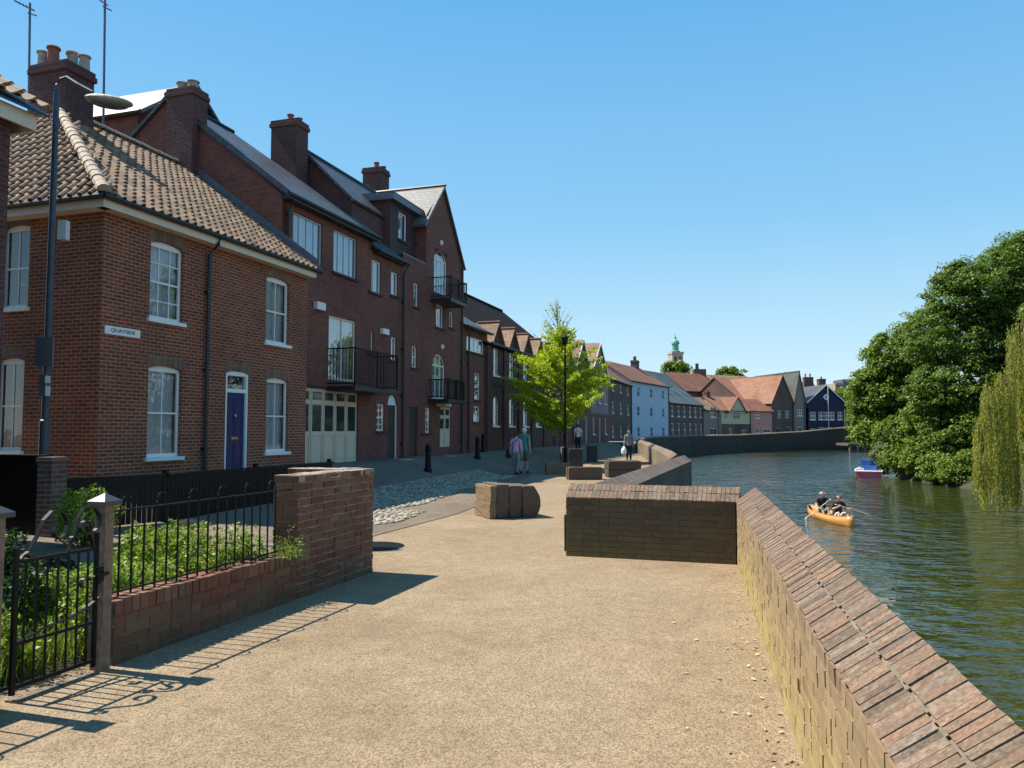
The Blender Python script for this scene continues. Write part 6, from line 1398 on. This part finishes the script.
# ================================================================== TREES
def lobes_px(lst, Y, depth=1.0): return [(AT(x, y, Y+dy), r*(Y+dy)/780, r*(Y+dy)/780*depth) for x, y, r, dy in lst]
def tree(label, base, lobes, m, n_cl, per, cr, leaf, trunk_r, name='broadleaf_tree', mt='bark', cat='tree', group=None, up=.6, droop=0):
    base = Vector(base); t = thing(name, label, cat, base, group); vol = np.array([r[1]**2 for r in lobes]); vol = vol/vol.sum(); cs = []; sz = []
    ids = rng.choice(len(lobes), n_cl, p=vol); d = unit(n_cl); d[:, 2] = np.where(d[:, 2] < -.3, d[:, 2]*.6, d[:, 2]); k = rng.uniform(.35, 1.0, n_cl)**.45
    for i, di, ki in zip(ids, d, k):
        c, r, rd = lobes[i]; cs.append([c.x+di[0]*ki*r, c.y+di[1]*ki*rd, c.z+di[2]*ki*r*.95]); sz.append(cr*rng.uniform(.6, 1.35))
    cs = np.array(cs); cs = cs[cs[:, 2] > WATER_Z+.15]; n_cl = len(cs); sz = np.array(sz[:n_cl]); n = n_cl*per; e = unit(n); e[:, 2] = np.where(e[:, 2] < -.2, -e[:, 2], e[:, 2])
    P_ = np.repeat(cs, per, 0)+e*rng.uniform(.45, 1, (n, 1))*np.repeat(sz, per)[:, None]*np.array([1, 1, .85])
    if droop: P_[:, 2] -= droop*rng.uniform(0, 1, n)
    nb = e*.9+np.array([-.25, 0, up])+unit(n)*1.0; nb /= np.linalg.norm(nb, axis=1, keepdims=True); tg = np.cross(nb, unit(n)); tg /= np.linalg.norm(tg, axis=1, keepdims=True); s = leaf*rng.uniform(.6, 1.25, (n, 1))
    quads('crown', M[m], P_, tg*s, np.cross(nb, tg)*s*.65, t)
    tr = MB(); top = max((c.z for c, r, rd in lobes)); cen = sum((c for c, r, rd in lobes), Vector())/len(lobes); z1 = base.z+(cen.z-base.z)*.45; fork = Vector((base.x*.6+cen.x*.4, base.y*.6+cen.y*.4, z1))
    tr.tube([base-UP*.4, base+UP*.3, base.lerp(fork, .5), fork], [trunk_r*1.35, trunk_r, trunk_r*.8, trunk_r*.65], 10); tr.build('trunk', M[mt], t)
    lb = MB()
    for c, r, rd in lobes:
        mid_ = fork.lerp(c, .5)+Vector((random.uniform(-.3, .3), random.uniform(-.3, .3), r*.12)); tip = c+Vector((0, 0, r*.5)); lb.tube([fork, mid_, c, tip], [trunk_r*.5, trunk_r*.33, trunk_r*.18, trunk_r*.05], 6)
        for _ in range(5): q = c+Vector(unit(1)[0])*r*.8; lb.tube([mid_.lerp(c, .6), mid_.lerp(q, .6)+UP*.1, q], [trunk_r*.16, trunk_r*.1, trunk_r*.03], 5)
    lb.build('limbs', M[mt], t); return t
# right bank
tree('large bright green tree leaning over the river nearest the town', (27.5, 60, .0), lobes_px([(884, 400, 30, 60), (900, 362, 34, 60), (880, 436, 28, 60), (918, 402, 40, 60), (908, 442, 30, 59), (925, 340, 30, 62), (868, 384, 15, 60), (870, 420, 18, 61), (938, 440, 34, 58)], 0, 1.0), 'leaf_maple', 1900, 52, .62, .115, .38)
tree('tallest dark green tree on the right bank behind the willow', (30, 49, .0), lobes_px([(968, 300, 40, 50), (945, 345, 42, 50), (1000, 288, 40, 51), (1022, 265, 34, 52), (960, 395, 44, 49), (1000, 350, 50, 50), (935, 398, 30, 49), (1000, 420, 46, 48), (955, 440, 32, 48), (1050, 320, 60, 50), (960, 286, 24, 50), (1060, 400, 60, 49), (1018, 250, 18, 51)], 0, 1.0), 'leaf_dark', 2900, 50, .52, .10, .45)
tree('dense dark tree at the right edge shading the willow from behind', (32, 38, .0), lobes_px([(1090, 330, 60, 42), (1130, 260, 70, 44), (1080, 420, 50, 40), (1180, 380, 80, 42)], 0, 1.0), 'leaf_dark', 500, 50, .75, .14, .4)
tree('lower green tree overhanging the dark water between the bush and the willow', (27, 47, -.3), lobes_px([(905, 460, 22, 52), (928, 462, 26, 50), (955, 460, 26, 48), (898, 435, 20, 53), (925, 425, 24, 51), (975, 455, 30, 47), (940, 474, 22, 47), (965, 476, 24, 45), (990, 470, 30, 45)], 0, .7), 'leaf_maple', 900, 50, .5, .095, .2)
tree('pale grey green bush at the left foot of the river trees', (27.2, 56, -.5), lobes_px([(884, 462, 15, 55), (893, 442, 13, 55), (888, 452, 16, 55), (903, 466, 13, 54), (880, 472, 9, 55)], 0, .9), 'leaf_bush', 420, 50, .32, .06, .1, name='riverside_bush', cat='bush')
for i, (x, y, Y, r) in enumerate(((730, 373, 220, 13), (676, 368, 210, 11), (848, 396, 150, 12))):
    tree(('far rounded tree showing above the red roofs', 'far tree at the foot of the church tower', 'far tree beside the navy building at the river trees')[i], AT(x, 431, Y), lobes_px([(x-5, y+3, r*.7, Y), (x+5, y+2, r*.7, Y), (x, y+r*.6, r, Y)], 0, 1), 'leaf_maple', 110, 40, 1.3, .4, .4)
# willow
wt = thing('willow_tree', 'weeping willow with yellow green strands trailing into the river at the right edge', 'tree', (21.2, 30.5, -.4)); nS = 900
top_f = lerp([(972, 425), (981, 412), (984, 382), (1000, 366), (1009, 360), (1012, 325), (1018, 308), (1040, 295), (1100, 285), (1160, 330)])
Pl = []; Tl = []; Bl = []; st = MB()
for i in range(120):
    x = 976+(1165-976)*rng.uniform()**1.45; Y = 30+rng.uniform(-2.6, 2.4); y0 = top_f(x)+(rng.exponential(16) if i % 3 else rng.uniform(30, 120)); yb = rng.uniform(486, 516) if rng.uniform() < .6 else rng.uniform(min(y0+35, 490), 500)
    if y0 > yb-20: y0 = yb-40
    tp_ = AT(x, y0, Y); bt = AT(x, yb, Y); wdt_ = rng.uniform(.10, .26); pk = rng.uniform(0, 6.28); arch_ = rng.uniform(.15, .5)
    for j in range(int(rng.integers(6, 11))):
        a = rng.uniform(0, 6.28); q0 = rng.uniform(0, wdt_); zt_ = tp_.z+rng.uniform(-.5, .15); zb = max(bt.z+rng.exponential(.35)-.1, WATER_Z+rng.uniform(.02, .3)); Ls = zt_-zb
        if Ls < .3: continue
        n = int(Ls/.034); k = np.linspace(0, 1, n); px_ = tp_.x+q0*np.cos(a)+.22*arch_*np.cos(pk)*(1-(1-k)**3)+.025*np.sin(k*9+a); py_ = tp_.y+q0*np.sin(a)+.4*arch_*np.sin(pk)*(1-(1-k)**3); pz_ = zt_-Ls*k
        q = np.stack([px_, py_, pz_], 1)+rng.normal(size=(n, 3))*.022; Pl.append(q); d = unit(n)*.6; d[:, 2] = -1; d /= np.linalg.norm(d, axis=1, keepdims=True); s = rng.uniform(.045, .08, (n, 1)); b = np.cross(d, unit(n)); b /= np.linalg.norm(b, axis=1, keepdims=True); Tl.append(d*s); Bl.append(b*s*.26)
        if j % 3 == 0: st.tube([Vector(q[0]), Vector(q[len(q)//2]), Vector(q[-1])], .006, 3)
quads('hanging_foliage', M['leaf_willow'], np.concatenate(Pl), np.concatenate(Tl), np.concatenate(Bl), wt); st.build('strands', M['leafstem'], wt)
b = Vector((21.2, 30.5, -.5)); MB().tube([b-UP*.5, b+UP*1.5, b+Vector((.2, .1, 3.4))], [.42, .34, .26], 10).build('trunk', M['bark'], wt)
lb = MB()
for i in range(16):
    e_ = AT(random.uniform(985, 1150), 0, 30); x = random.uniform(985, 1150); q = AT(x, top_f(x)+14, 30+random.uniform(-2, 2)); f_ = b+Vector((.2, .1, 3.3)); lb.tube([f_, f_.lerp(q, .5)+UP*.6, q], [.14, .08, .02], 6)
lb.build('limbs', M['bark'], wt)
# ginkgo-like young street tree
gb_ = G(566, 462.5); gt2 = thing('street_tree', 'young yellow green street tree with bare twiggy top on the quay', 'tree', gb_); Yg = gb_.y
prof = lerp([(326, 8), (336, 17), (350, 31), (362, 41), (380, 48), (395, 50), (408, 42), (418, 28), (424, 8)]); leadx = 559
tr = MB(); top_ = AT(557, 300, Yg); tr.tube([gb_-UP*.1, gb_+UP*1.5, AT(560, 380, Yg), AT(558, 335, Yg), top_], [.09, .075, .06, .03, .008], 8); tr.build('trunk', M['bark_l'], gt2)
br = MB(); Pl = []
for i in range(150):
    y = rng.uniform(328, 424); w_ = prof(y)*Yg/780; a = rng.uniform(0, 6.28); o_ = AT(559, y+rng.uniform(8, 22), Yg); L0 = w_*rng.uniform(.5, 1.22)
    e_ = AT(559, y, Yg)+Vector((math.cos(a)*L0, math.sin(a)*L0, rng.uniform(-.05, .25))); br.tube([o_, o_.lerp(e_, .5)+UP*.04, e_], [.018, .012, .004], 4)
    n = int(36+75*L0); k = rng.uniform(.3, 1.04, n); q = np.array(o_)[None]*(1-k[:, None])+np.array(e_)[None]*k[:, None]+rng.normal(size=(n, 3))*np.array([.10, .10, .055]); Pl.append(q)
for i in range(46):
    y = rng.uniform(306, 350); a = rng.uniform(0, 6.28); o_ = AT(557.5, y+8, Yg); L0 = (y-296)/50*1.5*rng.uniform(.5, 1); e_ = AT(557.5, y-4, Yg)+Vector((math.cos(a)*L0, math.sin(a)*L0, .12+L0*.5)); br.tube([o_, o_.lerp(e_, .5), e_], [.014, .010, .004], 4)
    n = 5; k = rng.uniform(.1, 1, n); Pl.append(np.array(o_)[None]*(1-k[:, None])+np.array(e_)[None]*k[:, None]+rng.normal(size=(n, 3))*.05)
br.build('twigs', M['bark_l'], gt2); P_ = np.concatenate(Pl); tt, bb = leafaxes(len(P_), .062, .5, .8); quads('crown', M['leaf_ginkgo'], P_, tt, bb, gt2)
g_ = MB(); 
for i in range(10): a = i*.628; g_.tube([gb_+Vector((.32*math.cos(a), .32*math.sin(a), 0)), gb_+Vector((.32*math.cos(a), .32*math.sin(a), 1.5))], .012, 4)
for z in (.1, .8, 1.5): g_.tube([gb_+Vector((.32*math.cos(a), .32*math.sin(a), z)) for a in np.linspace(0, 6.283, 17)], .014, 4)
g_.build('tree_guard', M['rust'], gt2) if 'rust' in M else g_.build('tree_guard', M['pot_red'], gt2)
# ================================================================== LIGHT, SKY, CAMERA
SUN = Vector((-.953*math.cos(R(55)), .303*math.cos(R(55)), math.sin(R(55)))).normalized()
w = bpy.data.worlds.new('World'); S.world = w; w.use_nodes = True; nt = w.node_tree; bg = nt.nodes['Background']
sk = node(nt, 'ShaderNodeTexSky', sky_type='NISHITA'); sk.sun_disc = False; sk.sun_elevation = R(55); sk.sun_rotation = math.atan2(SUN.x, SUN.y)
sk.air_density = 1.0; sk.dust_density = .15; sk.ozone_density = 1.6; sk.altitude = 0
ge = node(nt, 'ShaderNodeTexCoord'); sx = node(nt, 'ShaderNodeSeparateXYZ'); L(nt, ge.outputs['Generated'], sx.inputs[0])
K = .10
gr = ramp(nt, sx.outputs[2], [(0.0, (.70, .87, .95)), (.10, (.50, .78, .94)), (.25, (.26, .61, .91)), (.5, (.115, .46, .87)), (1, (.05, .26, .62))])
gs = node(nt, 'ShaderNodeVectorMath', operation='SCALE'); L(nt, gr, gs.inputs[0]); gs.inputs['Scale'].default_value = .595/K
L(nt, mix(nt, .8, sk.outputs[0], gs.outputs[0]), bg.inputs[0]); bg.inputs[1].default_value = K
sl = bpy.data.lights.new('sun', 'SUN'); sl.energy = 5.0; sl.angle = R(.5); sl.color = (1, .94, .84)
so = bpy.data.objects.new('sun', sl); COL.objects.link(so); so.rotation_euler = (-SUN).to_track_quat('-Z', 'Y').to_euler(); so.location = SUN*100
cam = bpy.data.cameras.new('camera'); co = bpy.data.objects.new('camera', cam); COL.objects.link(co); S.camera = co
co.location = (0, 0, EYE); co.rotation_euler = (R(90)+PIT, 0, 0); cam.sensor_width = 36; cam.lens = 780/1024*36; cam.clip_start = .05; cam.clip_end = 4000
S.view_settings.view_transform = 'Standard'; S.view_settings.look = 'None'; S.view_settings.exposure = .80; S.view_settings.gamma = 1
